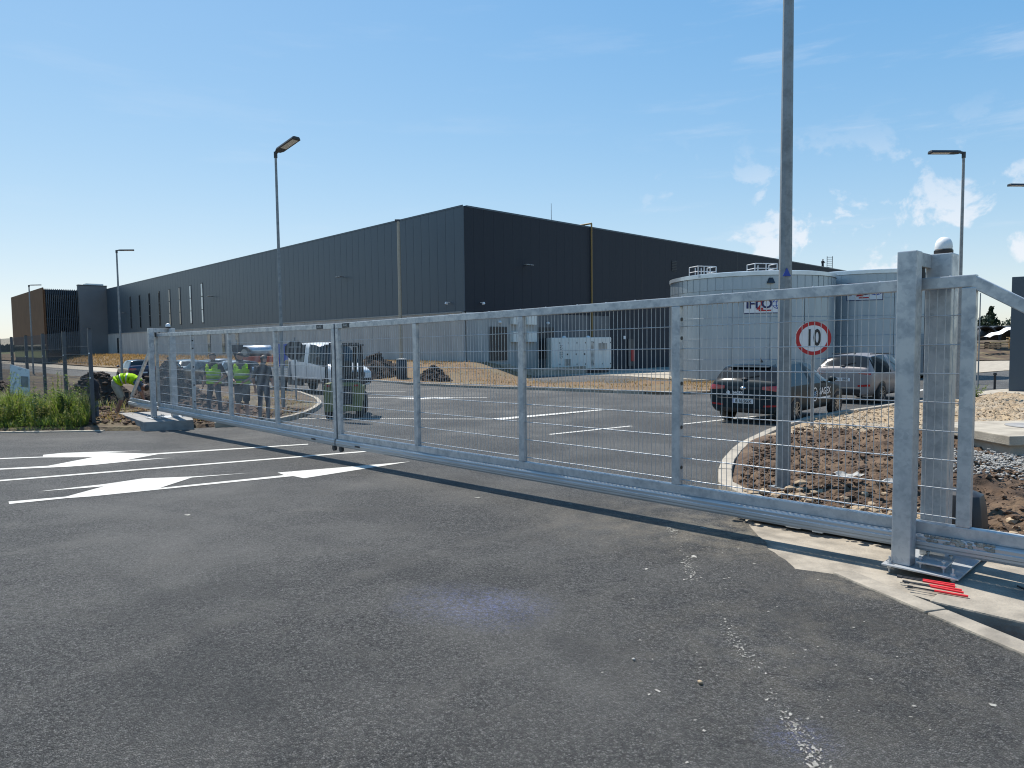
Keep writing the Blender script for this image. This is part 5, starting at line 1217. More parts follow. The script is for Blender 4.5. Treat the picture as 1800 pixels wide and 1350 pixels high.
# ------------------------------------------------------------------ trees far away
def tree(name, label, x, y, h, rad, kind, mt, seed, z0=-.9):
    rs = random.Random(seed); root = empty(name, (x, y, z0), 0, label, 'tree', 'trees on the horizon')
    q = MB(); q.cyl((x, y, z0), (x, y, z0 + h * .85), .04 * h, .01 * h, 8)
    lf = MB(); pts_ = []
    if kind == 'fir':
        for i in range(900):
            f = rs.random() ** 1.3; rr = rad * (1 - f) ** .8 * math.sqrt(rs.uniform(.15, 1)); a_ = rs.uniform(0, 6.28); tier = .12 * math.sin(f * 40); pts_.append(Vector((x + (rr + tier) * math.cos(a_), y + (rr + tier) * math.sin(a_), z0 + h * (.08 + .92 * f) - rr * .25)))
    else:
        lob = [(Vector((rs.gauss(0, .42) * rad, rs.gauss(0, .42) * rad, h * rs.uniform(.42, .86))), rad * rs.uniform(.3, .55)) for _ in range(9)]
        for k in range(4):
            e = lob[k][0]; q.cyl((x, y, z0 + h * .3), (x + e.x, y + e.y, z0 + e.z), .016 * h, .006 * h, 6)
        for i in range(1000):
            c_, r_ = lob[rs.randrange(9)]; d = Vector((rs.gauss(0, 1), rs.gauss(0, 1), rs.gauss(0, 1))).normalized() * r_ * rs.uniform(.5, 1.05); pts_.append(Vector((x, y, z0)) + c_ + d)
    q.build('trunk', BARK, root)
    for p in pts_:
        s_ = .045 * h * rs.uniform(.6, 1.4); a1 = Vector((rs.gauss(0, 1), rs.gauss(0, 1), rs.gauss(0, 1))).normalized(); b1 = a1.orthogonal().normalized(); c1 = a1.cross(b1)
        lf.add([p - b1 * s_, p + c1 * s_ * .6, p + b1 * s_, p - c1 * s_ * .6], [(0, 1, 2, 3)])
    lf.build('crown', mt, root, fix=False)
TL = [(90, 141, 6.2, 4.0, 'r', LEAFG, 'bushy tree left of the blue sign'), (98, 145, 7.0, 3.2, 'r', LEAFD, 'dark tree directly above the blue sign'), (101, 146, 8.8, 3.0, 'fir', LEAFD, 'tall dark fir right of the gate upright'), (107, 152, 6.8, 4.6, 'r', LEAFD, 'rounded dark tree above the pipe sections'), (111.5, 156, 4.6, 3.5, 'r', LEAFG, 'low shrub tree between the conifers'), (115.5, 158, 6.9, 2.4, 'fir', LEAFD, 'pointed fir above the timber crates'), (118.5, 156, 8.8, 3.8, 'fir', LEAFD, 'broad dark fir beside the totem'), (112, 150, 3.2, 4.0, 'r', LEAFG, 'low hedge like tree behind the timber'), (105, 148, 3.4, 4.2, 'r', LEAFG, 'low hedge like tree behind the pipes')]
for i, (x, y, h, r_, k, mt, lb) in enumerate(TL): tree('fir_tree' if k == 'fir' else 'broadleaf_tree', lb, x, y, h, r_, k, mt, 40 + i)
mb = MB()
for i in range(5200):
    x = random.uniform(-900, -300); y = random.uniform(470, 520); s_ = random.uniform(.9, 1.9); z = -.5 + random.random() ** 1.3 * (3.6 + 3 * fb(x, y, .02, 3)); a1 = random.uniform(0, 3.14)
    mb.add([(x - s_ * math.cos(a1), y - s_ * math.sin(a1), z), (x, y, z - s_), (x + s_ * math.cos(a1), y + s_ * math.sin(a1), z), (x, y, z + s_)], [(0, 1, 2, 3)])
tag(mb.build('far_wood', LEAFD, fix=False), 'dark line of far woodland at the left horizon', kind='stuff')

# ------------------------------------------------------------------ vehicles
def evaluated(o):
    dg = bpy.context.evaluated_depsgraph_get(); ev = o.evaluated_get(dg); me = bpy.data.meshes.new_from_object(ev, depsgraph=dg); return me
def car_shell(name, st, glass_side, glass_rear, glass_front, paint_, root, level=2):
    """subdivided loft; st rows: y, zb, wr, zk, ws, zs, wb, zbelt, ww, ze, zt ; y forward"""
    rings = []
    for (y, zb, wr, zk, ws, zs, wb, zbt, ww, ze, zt) in st:
        half = [(0, zb), (wr - .10, zb), (wr, zk), (ws, zs), (wb, zbt), (ww, ze), (ww * .55, zt - .008), (0, zt)]
        ring = [Vector((x, y, z)) for x, z in half] + [Vector((-x, y, z)) for x, z in half[-2:0:-1]]
        rings.append(ring)
    n = len(rings[0]); mb = MB(); vs_ = [p for r_ in rings for p in r_]; fs = []; mi = []
    for i in range(len(rings) - 1):
        for j in range(n):
            fs.append((i * n + j, i * n + (j + 1) % n, (i + 1) * n + (j + 1) % n, (i + 1) * n + j))
            m_ = 0
            if i in glass_side and j in (4,): m_ = 1
            if i in glass_side and j in (n - 5,): m_ = 2
            if i in glass_rear and j in (5, 6, 7, 8): m_ = 3
            if i in glass_front and j in (5, 6, 7, 8): m_ = 4
            mi.append(m_)
    b = len(vs_)
    for e, ring, dy in ((0, rings[0], -.015), (len(rings) - 1, rings[-1], .015)):
        c = sum(ring, Vector()) / n; inner = [c + (p - c) * .55 + Vector((0, dy, 0)) for p in ring]; k = len(vs_); vs_ += inner
        for j in range(n): fs.append((e * n + j, e * n + (j + 1) % n, k + (j + 1) % n, k + j)); mi.append(0)
        fs.append(tuple(range(k, k + n))); mi.append(0)
    me = bpy.data.meshes.new(name); me.from_pydata([tuple(p) for p in vs_], [], fs)
    for q_ in range(5): me.materials.append(paint_ if q_ == 0 else CARGL)
    me.polygons.foreach_set('material_index', mi)
    bm = bmesh.new(); bm.from_mesh(me); bmesh.ops.recalc_face_normals(bm, faces=bm.faces)
    cl = bm.edges.layers.float.get('crease_edge') or bm.edges.layers.float.new('crease_edge'); nr = len(rings)
    loops = {i for g_ in (glass_rear, glass_front) if g_ for i in (min(g_), max(g_) + 1)}
    for e_ in bm.edges:
        a_, b_ = sorted(v.index for v in e_.verts)
        if b_ >= nr * n: continue
        if b_ - a_ == n and a_ % n in (1, 2, 4, 5, n - 5, n - 4, n - 2, n - 1): e_[cl] = .42 if a_ % n in (2, n - 2, 1, n - 1) else .6
        elif a_ // n == b_ // n and a_ // n in loops and 5 <= a_ % n <= n - 5 and 5 <= b_ % n <= n - 5: e_[cl] = .6
    bm.to_mesh(me); bm.free()
    o = bpy.data.objects.new(name, me); COL.objects.link(o)
    md = o.modifiers.new('s', 'SUBSURF'); md.levels = level; md.render_levels = level
    ev = evaluated(o); bpy.data.objects.remove(o)
    bm = bmesh.new(); bm.from_mesh(ev); bvh = BVHTree.FromBMesh(bm); bm.free()
    names = ['body', 'side_window', 'side_window', 'rear_window', 'windscreen']
    for k in range(5):
        bm = bmesh.new(); bm.from_mesh(ev)
        bmesh.ops.delete(bm, geom=[f_ for f_ in bm.faces if f_.material_index != k], context='FACES')
        if not bm.faces: bm.free(); continue
        for f_ in bm.faces: f_.material_index = 0; f_.smooth = True
        m2 = bpy.data.meshes.new(names[k]); bm.to_mesh(m2); bm.free(); m2.materials.append(paint_ if k == 0 else CARGL)
        link(names[k], m2, root)
    bpy.data.meshes.remove(ev)
    return bvh
def patch(name, bvh, root, mt, kind, poly, off=.008, res=6, parent=None):
    """a sheet hugging the body. kind 'rear': poly in (x,z) cast along +y; 'right'/'left': poly in (y,z); 'front'"""
    d = {'rear': Vector((0, 1, 0)), 'front': Vector((0, -1, 0)), 'right': Vector((-1, 0, 0)), 'left': Vector((1, 0, 0))}[kind]
    (a0, b0), (a1, b1), (a2, b2), (a3, b3) = poly; rows = []
    for i in range(res + 1):
        f = i / res; row = []
        for j in range(res + 1):
            g_ = j / res; a_ = (a0 * (1 - f) + a1 * f) * (1 - g_) + (a3 * (1 - f) + a2 * f) * g_; b_ = (b0 * (1 - f) + b1 * f) * (1 - g_) + (b3 * (1 - f) + b2 * f) * g_
            o_ = Vector((a_, 0, b_)) - d * 6 if kind in ('rear', 'front') else Vector((0, a_, b_)) - d * 6
            h = bvh.ray_cast(o_, d)[0]
            row.append(h - d * off if h else None)
        rows.append(row)
    flat = [p for r_ in rows for p in r_ if p]
    if not flat: return None
    mean = sum(flat, Vector()) / len(flat)
    for i in range(res + 1):
        for j in range(res + 1):
            if rows[i][j] is None:
                near = min(((abs(i - a_) + abs(j - b_), rows[a_][b_]) for a_ in range(res + 1) for b_ in range(res + 1) if rows[a_][b_]), key=lambda t: t[0])[1]; rows[i][j] = near
    mb = MB(); mb.grid(rows); back = [[p + d * (off + .03) for p in r_] for r_ in rows]; mb.grid(back)
    return mb.build(name, mt, parent or root, smooth=True)
def disc_patch(name, bvh, root, mt, side, y, z, r_, off=.006):
    d = Vector((-1, 0, 0)) * side; rows = []
    for i in range(25):
        w = 2 * math.pi * i / 24; row = []
        for f in (.02, .4, .7, 1.0):
            o_ = Vector((0, y + r_ * f * math.cos(w), max(.28, z + r_ * f * math.sin(w)))) - d * 4; h = bvh.ray_cast(o_, d)[0]
            row.append((h if h else Vector((side * .8, o_.y, o_.z))) - d * off)
        rows.append(row)
    mb = MB(); mb.grid(rows); return mb.build(name, mt, root, smooth=True)
def wheel(root, x, y, r_, w, side, spokes=5):
    c = Vector((x, y, r_)); ax = Vector((side, 0, 0)); wh = empty('wheel', c, 0, parent=root); ORG[wh] = Vector((0, 0, 0)); wh.location = c
    q = MB(); n_ = 32; prof = [(r_ * .66, w / 2 - .01), (r_ * .8, w / 2), (r_ * .96, w / 2 - .02), (r_, w / 2 - .05), (r_, -w / 2 + .03), (r_ * .9, -w / 2), (r_ * .6, -w / 2)]
    q.grid([[Vector((side * t, rr * math.cos(2 * math.pi * i / n_), rr * math.sin(2 * math.pi * i / n_))) for rr, t in prof] for i in range(n_ + 1)]); q.build('tyre', TYRE, wh, smooth=True)
    q = MB(); t0 = w / 2 - .035
    q.cyl((side * (t0 - .10), 0, 0), (side * (t0 - .05), 0, 0), r_ * .66, n=24, mi=1)
    q.grid([[Vector((side * (t0 + tt), rr * math.cos(2 * math.pi * i / n_), rr * math.sin(2 * math.pi * i / n_))) for rr, tt in ((r_ * .67, .022), (r_ * .61, .02), (r_ * .60, -.05))] for i in range(n_ + 1)])
    for k in range(spokes):
        w_ = 2 * math.pi * k / spokes + .3; e = Vector((0, math.cos(w_), math.sin(w_))); s_ = Vector((0, -math.sin(w_), math.cos(w_)))
        a_ = Vector((side * (t0 + .004), 0, 0))
        for sg_ in (-1, 1): q.bar(a_ + e * .03 + s_ * .02 * sg_, a_ + e * r_ * .63 + s_ * .05 * sg_, .028, .02, upv=(side, 0, 0))
    q.cyl((side * (t0 - .02), 0, 0), (side * (t0 + .012), 0, 0), .055, n=14)
    q.build('rim', [RIM, BLACK], wh, smooth=True)
def car(name, label, x, y, head, z, paint_, st, wb, tr, wr_, gs, gr_, gf, tail=None, group=None, plate=None, mirror=(2.05, .95), cat='car', detail=True, spk=5, arch=.05):
    root = local_empty(name, (x, y, z), -head, label, cat, group)
    bvh = car_shell(name, st, gs, gr_, gf, paint_, root)
    for yy in (0, wb):
        for sd in (1, -1):
            disc_patch('wheel_arch', bvh, root, BLACK, sd, yy, wr_ + .01, wr_ + arch)
            wheel(root, sd * (tr + .035), yy, wr_, .21, sd, spk)
    for sd in (1, -1):
        q = MB(); q.ellipsoid((sd * (mirror[2] if len(mirror) > 2 else .97), mirror[0], mirror[1] + .06), (.10, .07, .075), 10, 8); q.bar((sd * .8, mirror[0], mirror[1]), (sd * .95, mirror[0], mirror[1] + .03), .06, .03); q.build('mirror', paint_, root, smooth='all')
        if detail:
            k = 'right' if sd > 0 else 'left'
            patch('sill', bvh, root, BLACK, k, [(.40, .25), (wb - .42, .25), (wb - .42, .34), (.40, .34)], .006)
            for yy in (1.15, 2.02): patch('door_handle', bvh, root, CHROME if cat == 'x' else paint_, k, [(yy - .5 + .02, .80), (yy - .5 + .18, .81), (yy - .5 + .18, .835), (yy - .5 + .02, .83)], .018, 3)
            for yy in (.30, 1.12, 2.10): patch('door_gap', bvh, root, BLACK, k, [(yy, .36), (yy + .010, .36), (yy + .010, .90), (yy, .90)], .003, 8)
    return root, bvh

HATCH = [ # y, zb, wr, zk, ws, zs, wb, zbelt, ww, ze, zt
 (-.885, .40, .62, .46, .70, .62, .66, .80, .52, .90, .93),
 (-.865, .33, .76, .42, .84, .64, .82, .86, .72, .99, 1.02),
 (-.82, .29, .82, .40, .90, .64, .87, .90, .75, 1.04, 1.07),
 (-.78, .29, .83, .40, .905, .64, .88, .90, .75, 1.07, 1.10),
 (-.52, .27, .84, .38, .91, .64, .89, .90, .67, 1.34, 1.39),
 (-.43, .27, .84, .38, .91, .64, .89, .90, .64, 1.38, 1.43),
 (.25, .25, .84, .36, .91, .64, .89, .91, .63, 1.41, 1.47),
 (.86, .25, .84, .36, .91, .64, .89, .91, .63, 1.42, 1.485),
 (.94, .25, .84, .36, .91, .64, .89, .91, .63, 1.42, 1.485),
 (1.45, .25, .84, .36, .91, .64, .89, .91, .62, 1.39, 1.455),
 (1.55, .25, .84, .36, .91, .64, .89, .91, .62, 1.36, 1.42),
 (2.25, .25, .84, .36, .91, .64, .89, .90, .70, .97, 1.01),
 (2.36, .25, .84, .36, .91, .64, .88, .88, .70, .93, .96),
 (3.0, .27, .83, .38, .89, .62, .85, .78, .66, .85, .88),
 (3.36, .30, .76, .42, .80, .58, .72, .68, .55, .73, .75),
 (3.46, .36, .62, .44, .66, .54, .58, .60, .4, .63, .65)]
gsH = [4, 5, 6, 8, 9, 10]
hx, hy, ha = 6.02, 16.75, .775
ht, bvh = car('dark_hatchback', 'dark teal hatchback with white door lettering, rear to camera', hx, hy, ha, zr(hy) - .02, P_TEAL, HATCH, 2.65, .78, .325, gsH, [2, 3, 4], [10], mirror=(2.02, .93))
# rear details
for sd in (-1, 1):
    patch('tail_light', bvh, ht, TLIGHT, 'rear', [(sd * .46, .855), (sd * .86, .82), (sd * .85, .955), (sd * .46, .925)], .012, 8)
    patch('reflector', bvh, ht, TLIGHT, 'rear', [(sd * .50, .455), (sd * .82, .475), (sd * .82, .515), (sd * .50, .495)], .010)
patch('trim_band', bvh, ht, BLACK, 'rear', [(-.40, .85), (.40, .85), (.40, .91), (-.40, .91)], .008)
patch('lower_valance', bvh, ht, BLACK, 'rear', [(-.72, .30), (.72, .30), (.78, .41), (-.78, .41)], .008)
patch('bumper_crease', bvh, ht, CHROME, 'rear', [(-.66, .635), (.66, .635), (.66, .645), (-.66, .645)], .006)
pl_ = patch('number_plate', bvh, ht, WHITE, 'rear', [(-.26, .52), (.26, .52), (.26, .63), (-.26, .63)], .014, 2)
patch('plate_band', bvh, ht, BLUE, 'rear', [(-.26, .522), (-.225, .522), (-.225, .628), (-.26, .628)], .016, 2, pl_)
hit = bvh.ray_cast(Vector((0, -6, .575)), Vector((0, 1, 0)))[0]
text('plate_lettering', 'B 16 SGX', .105, BLACK, pl_, (.02, hit.y - .03, .575), (1, 0, 0), (0, .12, 1), bold=.002, sx=.92)
hit = bvh.ray_cast(Vector((0, -6, .77)), Vector((0, 1, 0)))[0]
text('lettering', 'SAGEX', .085, WHITE, ht, (-.12, hit.y - .02, .765), (1, 0, 0), (0, .15, 1), bold=.001)
q = MB(); q.extr([Vector((-.36 + .045 * math.cos(2 * math.pi * i / 16), hit.y - .012, .765 + .045 * math.sin(2 * math.pi * i / 16))) for i in range(16)], (0, -.006, 0)); q.build('round_logo', WHITE, ht)
q = MB(); q.ellipsoid((0, hit.y - .0, .875), (.075, .03, .04), 14, 8); q.build('badge', CHROME, ht, smooth='all')
q = MB(); q.bar((0, -.78, 1.11), (.32, -.72, 1.17), .03, .025); q.ellipsoid((0, -.80, 1.09), (.09, .05, .03), 10, 6); q.build('rear_wiper', BLACK, ht)
q = MB(); q.add([(-.48, -.60, 1.345), (.48, -.60, 1.345), (.54, -.30, 1.40), (-.54, -.30, 1.40), (-.48, -.60, 1.365), (.48, -.60, 1.365), (.52, -.30, 1.425), (-.52, -.30, 1.425)], [(3, 2, 1, 0), (4, 5, 6, 7), (0, 1, 5, 4), (1, 2, 6, 5), (2, 3, 7, 6), (3, 0, 4, 7)]); q.build('spoiler', P_TEAL, ht, bevel=.01)
q = MB(); q.add([(0, -.02, 1.43), (.02, .16, 1.45), (-.02, .16, 1.45), (0, .02, 1.56)], [(0, 1, 3), (0, 3, 2), (1, 2, 3)]); q.build('roof_antenna', BLACK, ht)
hit = bvh.ray_cast(Vector((6, 1.55, .66)), Vector((-1, 0, 0)))[0]
text('lettering', 'SAGEX', .24, WHITE, ht, (hit.x + .014, 1.72, .70), (0, 1, 0), (0, 0, 1), bold=.003)
q = MB()
for i in range(11): q.box((hit.x + .012, 1.33 + .072 * i, .54), (.006, .05, .045))
q.build('small_lettering', WHITE, ht)
q = MB(); n_ = 24; rows = [[Vector((hit.x + .012, 1.08 + rr * math.cos(2 * math.pi * i / n_), .65 + rr * 1.15 * math.sin(2 * math.pi * i / n_))) for rr in (.15, .125)] for i in range(n_ + 1)]; q.grid(rows)
for k in range(3): q.bar((hit.x + .012, 1.0 + .02 * k, .58 + .05 * k), (hit.x + .012, 1.15, .62 + .05 * k), .004, .025, upv=(1, 0, 0))
q.build('round_logo', WHITE, ht)

SUV = [(y, zb + (.02), wr, zk + .04, ws + .02, zs + .08, wb + .02, zbt + .12, ww + .03, ze + .165, zt + .17) for (y, zb, wr, zk, ws, zs, wb, zbt, ww, ze, zt) in HATCH]
sv, bvh = car('taupe_suv', 'taupe grey sport utility car parked beyond the dark hatchback', 11.35, 22.95, .84, zr(22.95) - .03, P_TAUPE, SUV, 2.65, .80, .355, gsH, [2, 3, 4], [10], mirror=(2.02, 1.06))
for sd in (-1, 1):
    patch('tail_light', bvh, sv, TLIGHT, 'rear', [(sd * .52, 1.02), (sd * .88, .985), (sd * .87, 1.055), (sd * .52, 1.06)], .012, 8)
    patch('reflector', bvh, sv, TLIGHT, 'rear', [(sd * .50, .60), (sd * .86, .62), (sd * .86, .69), (sd * .50, .66)], .012)
    q = MB(); q.bar((sd * .60, -.2, 1.635), (sd * .60, 1.5, 1.63), .03, .035); q.build('roof_rail', BLACK, sv)
patch('lower_valance', bvh, sv, BLACK, 'rear', [(-.80, .33), (.80, .33), (.84, .52), (-.84, .52)], .008)
patch('bumper_trim', bvh, sv, CHROME, 'rear', [(-.55, .55), (.55, .55), (.55, .58), (-.55, .58)], .009)
pl_ = patch('number_plate', bvh, sv, WHITE, 'rear', [(-.26, .77), (.26, .77), (.26, .88), (-.26, .88)], .014, 2)
hit = bvh.ray_cast(Vector((0, -6, .825)), Vector((0, 1, 0)))[0]
text('plate_lettering', 'B 11 GGK', .10, BLACK, pl_, (.02, hit.y - .03, .825), (1, 0, 0), (0, .12, 1), bold=.002, sx=.9)
q = MB(); q.bar((0, -.78, 1.28), (.34, -.70, 1.37), .03, .025); q.ellipsoid((0, -.80, 1.26), (.09, .05, .03), 10, 6); q.build('rear_wiper', BLACK, sv)
q = MB(); q.add([(0, -.02, 1.6), (.02, .16, 1.62), (-.02, .16, 1.62), (0, .02, 1.73)], [(0, 1, 3), (0, 3, 2), (1, 2, 3)]); q.build('roof_antenna', BLACK, sv)

# far cars by the long front
SED = [(-.95, .42, .60, .48, .68, .62, .64, .80, .48, .86, .88), (-.90, .35, .74, .44, .82, .64, .78, .86, .66, .93, .95), (-.80, .30, .82, .40, .88, .64, .85, .90, .70, .97, 1.0), (-.50, .29, .83, .40, .90, .64, .87, .91, .70, .99, 1.03), (-.38, .28, .84, .40, .90, .64, .88, .92, .68, 1.03, 1.07), (.15, .27, .84, .38, .91, .64, .89, .92, .60, 1.33, 1.38)] + [(y + .12, zb, wr, zk, ws, zs, wb, zbt, ww, ze, zt) for (y, zb, wr, zk, ws, zs, wb, zbt, ww, ze, zt) in HATCH[6:]]
gsS = [5, 6, 8, 9, 10]
for (lb, x, y, hd, pt, stn, gs_, gr2, gf2) in (
    ('blue grey saloon behind the first vested man', -20.9, 45.0, R(-38), P_BLUE, SED, [4, 5, 6, 7, 9, 10], [4], [11]),
    ('dark saloon with open boot between the vested men', -17.9, 41.6, R(-52), P_BLK, HATCH, gsH, [3, 4], [10]),
    ('silver estate car behind the man in black', -15.0, 38.4, R(-44), P_SILV, HATCH, gsH, [3, 4], [10]),
    ('silver car roof beyond the other parked cars', -21.6, 50.2, R(130), P_SILV, HATCH, gsH, [3, 4], [10]),
    ('navy blue car behind the far left gate post', -25.6, 47.6, R(-40), P_NAVY, HATCH, gsH, [3, 4], [10])):
    r_, b_ = car('parked_car', lb, x, y, hd, zr(y) + .02, pt, stn, 2.75, .78, .32, gs_, gr2, gf2, group='cars parked by the long front', detail=False)
    for sd in (-1, 1): patch('tail_light', b_, r_, TLIGHT, 'rear', [(sd * .42, .80), (sd * .84, .78), (sd * .83, .93), (sd * .42, .92)], .012, 5)
    patch('number_plate', b_, r_, WHITE, 'rear', [(-.26, .56), (.26, .56), (.26, .66), (-.26, .66)], .014, 2)
    patch('headlight', b_, r_, GLASSL, 'front', [(.45, .58), (.75, .58), (.75, .70), (.45, .70)], .012, 4); patch('headlight', b_, r_, GLASSL, 'front', [(-.45, .58), (-.75, .58), (-.75, .70), (-.45, .70)], .012, 4)

# white crew cab truck
VAN = [
 (-.35, .60, .86, .68, .90, 1.0, .90, 1.50, .80, 2.18, 2.24), (-.30, .55, .90, .64, .94, 1.0, .94, 1.50, .84, 2.22, 2.29), (.10, .52, .92, .62, .96, 1.0, .95, 1.48, .83, 2.26, 2.34),
 (.18, .52, .92, .62, .96, 1.0, .95, 1.48, .83, 2.26, 2.34), (1.05, .52, .92, .62, .96, 1.0, .95, 1.44, .82, 2.28, 2.36), (1.15, .52, .92, .62, .96, 1.0, .95, 1.43, .82, 2.28, 2.36), (1.80, .52, .92, .62, .96, 1.0, .95, 1.36, .80, 2.24, 2.32), (1.95, .52, .92, .62, .96, 1.0, .95, 1.33, .78, 2.16, 2.24),
 (2.72, .50, .92, .60, .96, 1.0, .94, 1.24, .86, 1.36, 1.41), (2.80, .48, .92, .58, .96, .95, .94, 1.22, .86, 1.32, 1.36), (3.25, .42, .92, .52, .95, .85, .92, 1.10, .84, 1.20, 1.24), (3.44, .42, .90, .52, .92, .85, .90, 1.02, .80, 1.10, 1.14), (3.50, .42, .86, .52, .88, .80, .86, .95, .72, 1.02, 1.05)]
tx, ty, thd = -9.45, 32.7, R(133)
tk = local_empty('white_truck', (tx, ty, zr(ty)), -thd, 'white crew cab truck with open load bed by the kerb', 'truck')
bvh = car_shell('white_truck', VAN, [3, 5, 6, 7], [], [7], P_WHITE, tk)
for yy in (-1.35, 2.65):
    for sd in (1, -1):
        if yy > 0: disc_patch('wheel_arch', bvh, tk, BLACK, sd, yy, .36, .44)
        wheel(tk, sd * .84, yy, .35, .22, sd, 6)
for sd in (1, -1):
    k = 'right' if sd > 0 else 'left'
    patch('headlight', bvh, tk, GLASSL, 'front', [(sd * .52, .92), (sd * .84, .95), (sd * .82, 1.08), (sd * .52, 1.03)], .012, 5)
    patch('lower_trim', bvh, tk, BLACK, k, [(.1, .55), (2.2, .55), (2.2, .70), (.1, .70)], .006)
    for yy in (.14, 1.10, 2.3): patch('door_gap', bvh, tk, BLACK, k, [(yy, .62), (yy + .014, .62), (yy + .014, 1.40), (yy, 1.40)], .004, 8)
    q = MB(); q.box((sd * 1.10, 2.35, 1.55), (.16, .10, .32)); q.bar((sd * .9, 2.35, 1.5), (sd * 1.05, 2.35, 1.52), .04, .04); q.build('mirror', BLACK, tk, bevel=.02)
    q = MB(); q.box((sd * .95, -2.0, .95), (.05, 3.0, .40)); q.build('bed_side', P_SILV, tk)
    for j in range(4): q = MB(); q.box((sd * .98, -2.0, .80 + .1 * j), (.02, 2.96, .03)); q.build('bed_rib', P_WHITE, tk)
    q = MB(); q.box((sd * .80, -.1, .55), (.14, 1.2, .35)); q.build('step_box', DARKM, tk)
patch('grille', bvh, tk, BLACK, 'front', [(-.50, .80), (.50, .80), (.50, 1.02), (-.50, 1.02)], .012, 5)
patch('front_bumper', bvh, tk, BLACK, 'front', [(-.84, .46), (.84, .46), (.84, .74), (-.84, .74)], .012, 5)
hit = bvh.ray_cast(Vector((0, 8, .91)), Vector((0, -1, 0)))[0]
q = MB(); q.cyl((0, hit.y + .01, .93), (0, hit.y + .035, .93), .11, n=20); q.build('badge', CHROME, tk)
q = MB(); q.box((0, -2.0, .74), (1.9, 3.0, .06)); q.build('bed_floor', DARKM, tk); q = MB(); q.box((0, -3.52, .95), (1.9, .05, .40)); q.build('tailgate', P_SILV, tk); q = MB(); q.box((0, -.47, 1.2), (1.9, .06, .9)); q.build('headboard', P_SILV, tk)
q = MB(); q.box((0, -1.5, .55), (.8, 4.6, .22)); q.build('chassis', BLACK, tk)
q = MB(); q.cyl((.35, -1.2, .98), (.35, -1.2, 1.34), .17, .15, 14); q.build('bucket', mk('yellow_plastic', (.75, .55, .05), rough=.5), tk, smooth=True)

# forklift seen from the rear
fk = local_empty('forklift', (-4.80, 19.75, zr(19.75)), R(8), 'olive green forklift with black tyres and overhead guard', 'forklift')
q = MB(); prof = [(-.52, .28), (-.50, .20), (.50, .20), (.52, .28), (.52, .90), (.46, 1.0), (-.46, 1.0), (-.52, .90)]
q.extr([(x_, -.55, z_) for x_, z_ in prof], (0, .55, 0)); q.build('counterweight', OLIVE, fk, bevel=.04)
q = MB(); q.box((.06, -.565, .66), (.40, .05, .50)); q.build('radiator_grille', BLACK, fk, bevel=.01)
for j in range(6): q = MB(); q.box((.06, -.595, .47 + .075 * j), (.36, .02, .03)); q.build('grille_bar', DARKM, fk)
q = MB(); q.box((0, .6, .62), (1.0, 1.3, .45)); q.build('chassis', OLIVE, fk, bevel=.03)
q = MB(); q.box((0, .25, .98), (.7, .8, .16)); q.build('hood', BLACK, fk, bevel=.03)
q = MB(); q.box((.0, .35, 1.12), (.46, .46, .12)); q.box((.0, .12, 1.38), (.46, .10, .46)); q.build('seat', BLACK, fk, bevel=.03)
for sx1, sy1, w_ in ((-.47, -.25, .07), (.47, -.25, .07), (-.45, 1.05, .06), (.45, 1.05, .06)):
    q = MB(); q.bar((sx1, sy1, .95), (sx1 * .95, sy1 + (.12 if sy1 < 0 else -.1), 2.02), w_, w_, upv=(0, 1, 0)); q.build('guard_post', BLACK, fk)
q = MB(); q.box((0, .42, 2.05), (1.0, 1.35, .06)); q.build('guard_roof', BLACK, fk, bevel=.015)
for j in range(5): q = MB(); q.box((-.36 + .18 * j, .42, 2.10), (.04, 1.3, .04)); q.build('roof_bar', BLACK, fk)
for sx1 in (-.2, .2): q = MB(); q.bar((sx1, 1.45, .15), (sx1, 1.45, 2.0), .11, .09, upv=(0, 1, 0)); q.build('mast_channel', BLACK, fk)
q = MB(); q.box((0, 1.55, .45), (.95, .06, .45)); q.build('fork_carriage', BLACK, fk)
for sx1 in (-.25, .25): q = MB(); q.box((sx1, 2.05, .12), (.12, 1.0, .05)); q.build('fork', BLACK, fk)
q = MB(); q.cyl((-.12, .95, 1.15), (-.12, .80, 1.35), .02, n=8); q.cyl((-.12, .80, 1.35), (-.12, .79, 1.37), .17, n=20); q.build('steering_wheel', BLACK, fk)
for sx1 in (-1, 1): wheel(fk, sx1 * .43, -.12, .26, .20, sx1, 4); wheel(fk, sx1 * .44, 1.05, .33, .24, sx1, 4)
for sx1 in (-.38, .38): q = MB(); q.box((sx1, -.56, .93), (.1, .03, .05)); q.build('tail_light', TLIGHT, fk)

# water bowser trailer and crates behind the men
bw = local_empty('tank_trailer', (-16.35, 44.5, zr(44.5)), R(0), 'red and white tank trailer with spare wheel by the wall', 'trailer')
q = MB(); n_ = 24
rows = [[Vector((xx, 0.42 * rr * math.cos(2 * math.pi * i / n_), 2.0 + .36 * rr * math.sin(2 * math.pi * i / n_))) for (xx, rr) in ((-1.05, 0), (-1.0, .7), (-.85, 1), (.85, 1), (1.0, .7), (1.05, 0))] for i in range(n_ + 1)]
q.grid(rows); q.build('tank', P_SILV, bw, smooth='all')
q = MB(); q.box((.1, 0, 1.45), (1.9, 1.25, .34)); q.build('red_frame', mk('orange_red_paint', (.55, .07, .02), (.48, .06, .02), 3, .5), bw, bevel=.02)
q = MB(); q.box((.2, 0, .75), (1.6, 1.0, .6)); q.build('locker', mk('tan_panel', (.42, .32, .16), rough=.6), bw)
wheel(bw, -.55, -.75, .33, .2, -1); wheel(bw, .55, .75, .33, .2, 1)
q = MB(); q.cyl((-.62, -.44, 1.92), (-.62, -.60, 1.92), .36, n=24); q.build('spare_tyre', RUBBER, bw, smooth=True); q = MB(); q.cyl((-.62, -.605, 1.92), (-.62, -.62, 1.92), .2, n=18); q.build('spare_rim', RIM, bw)
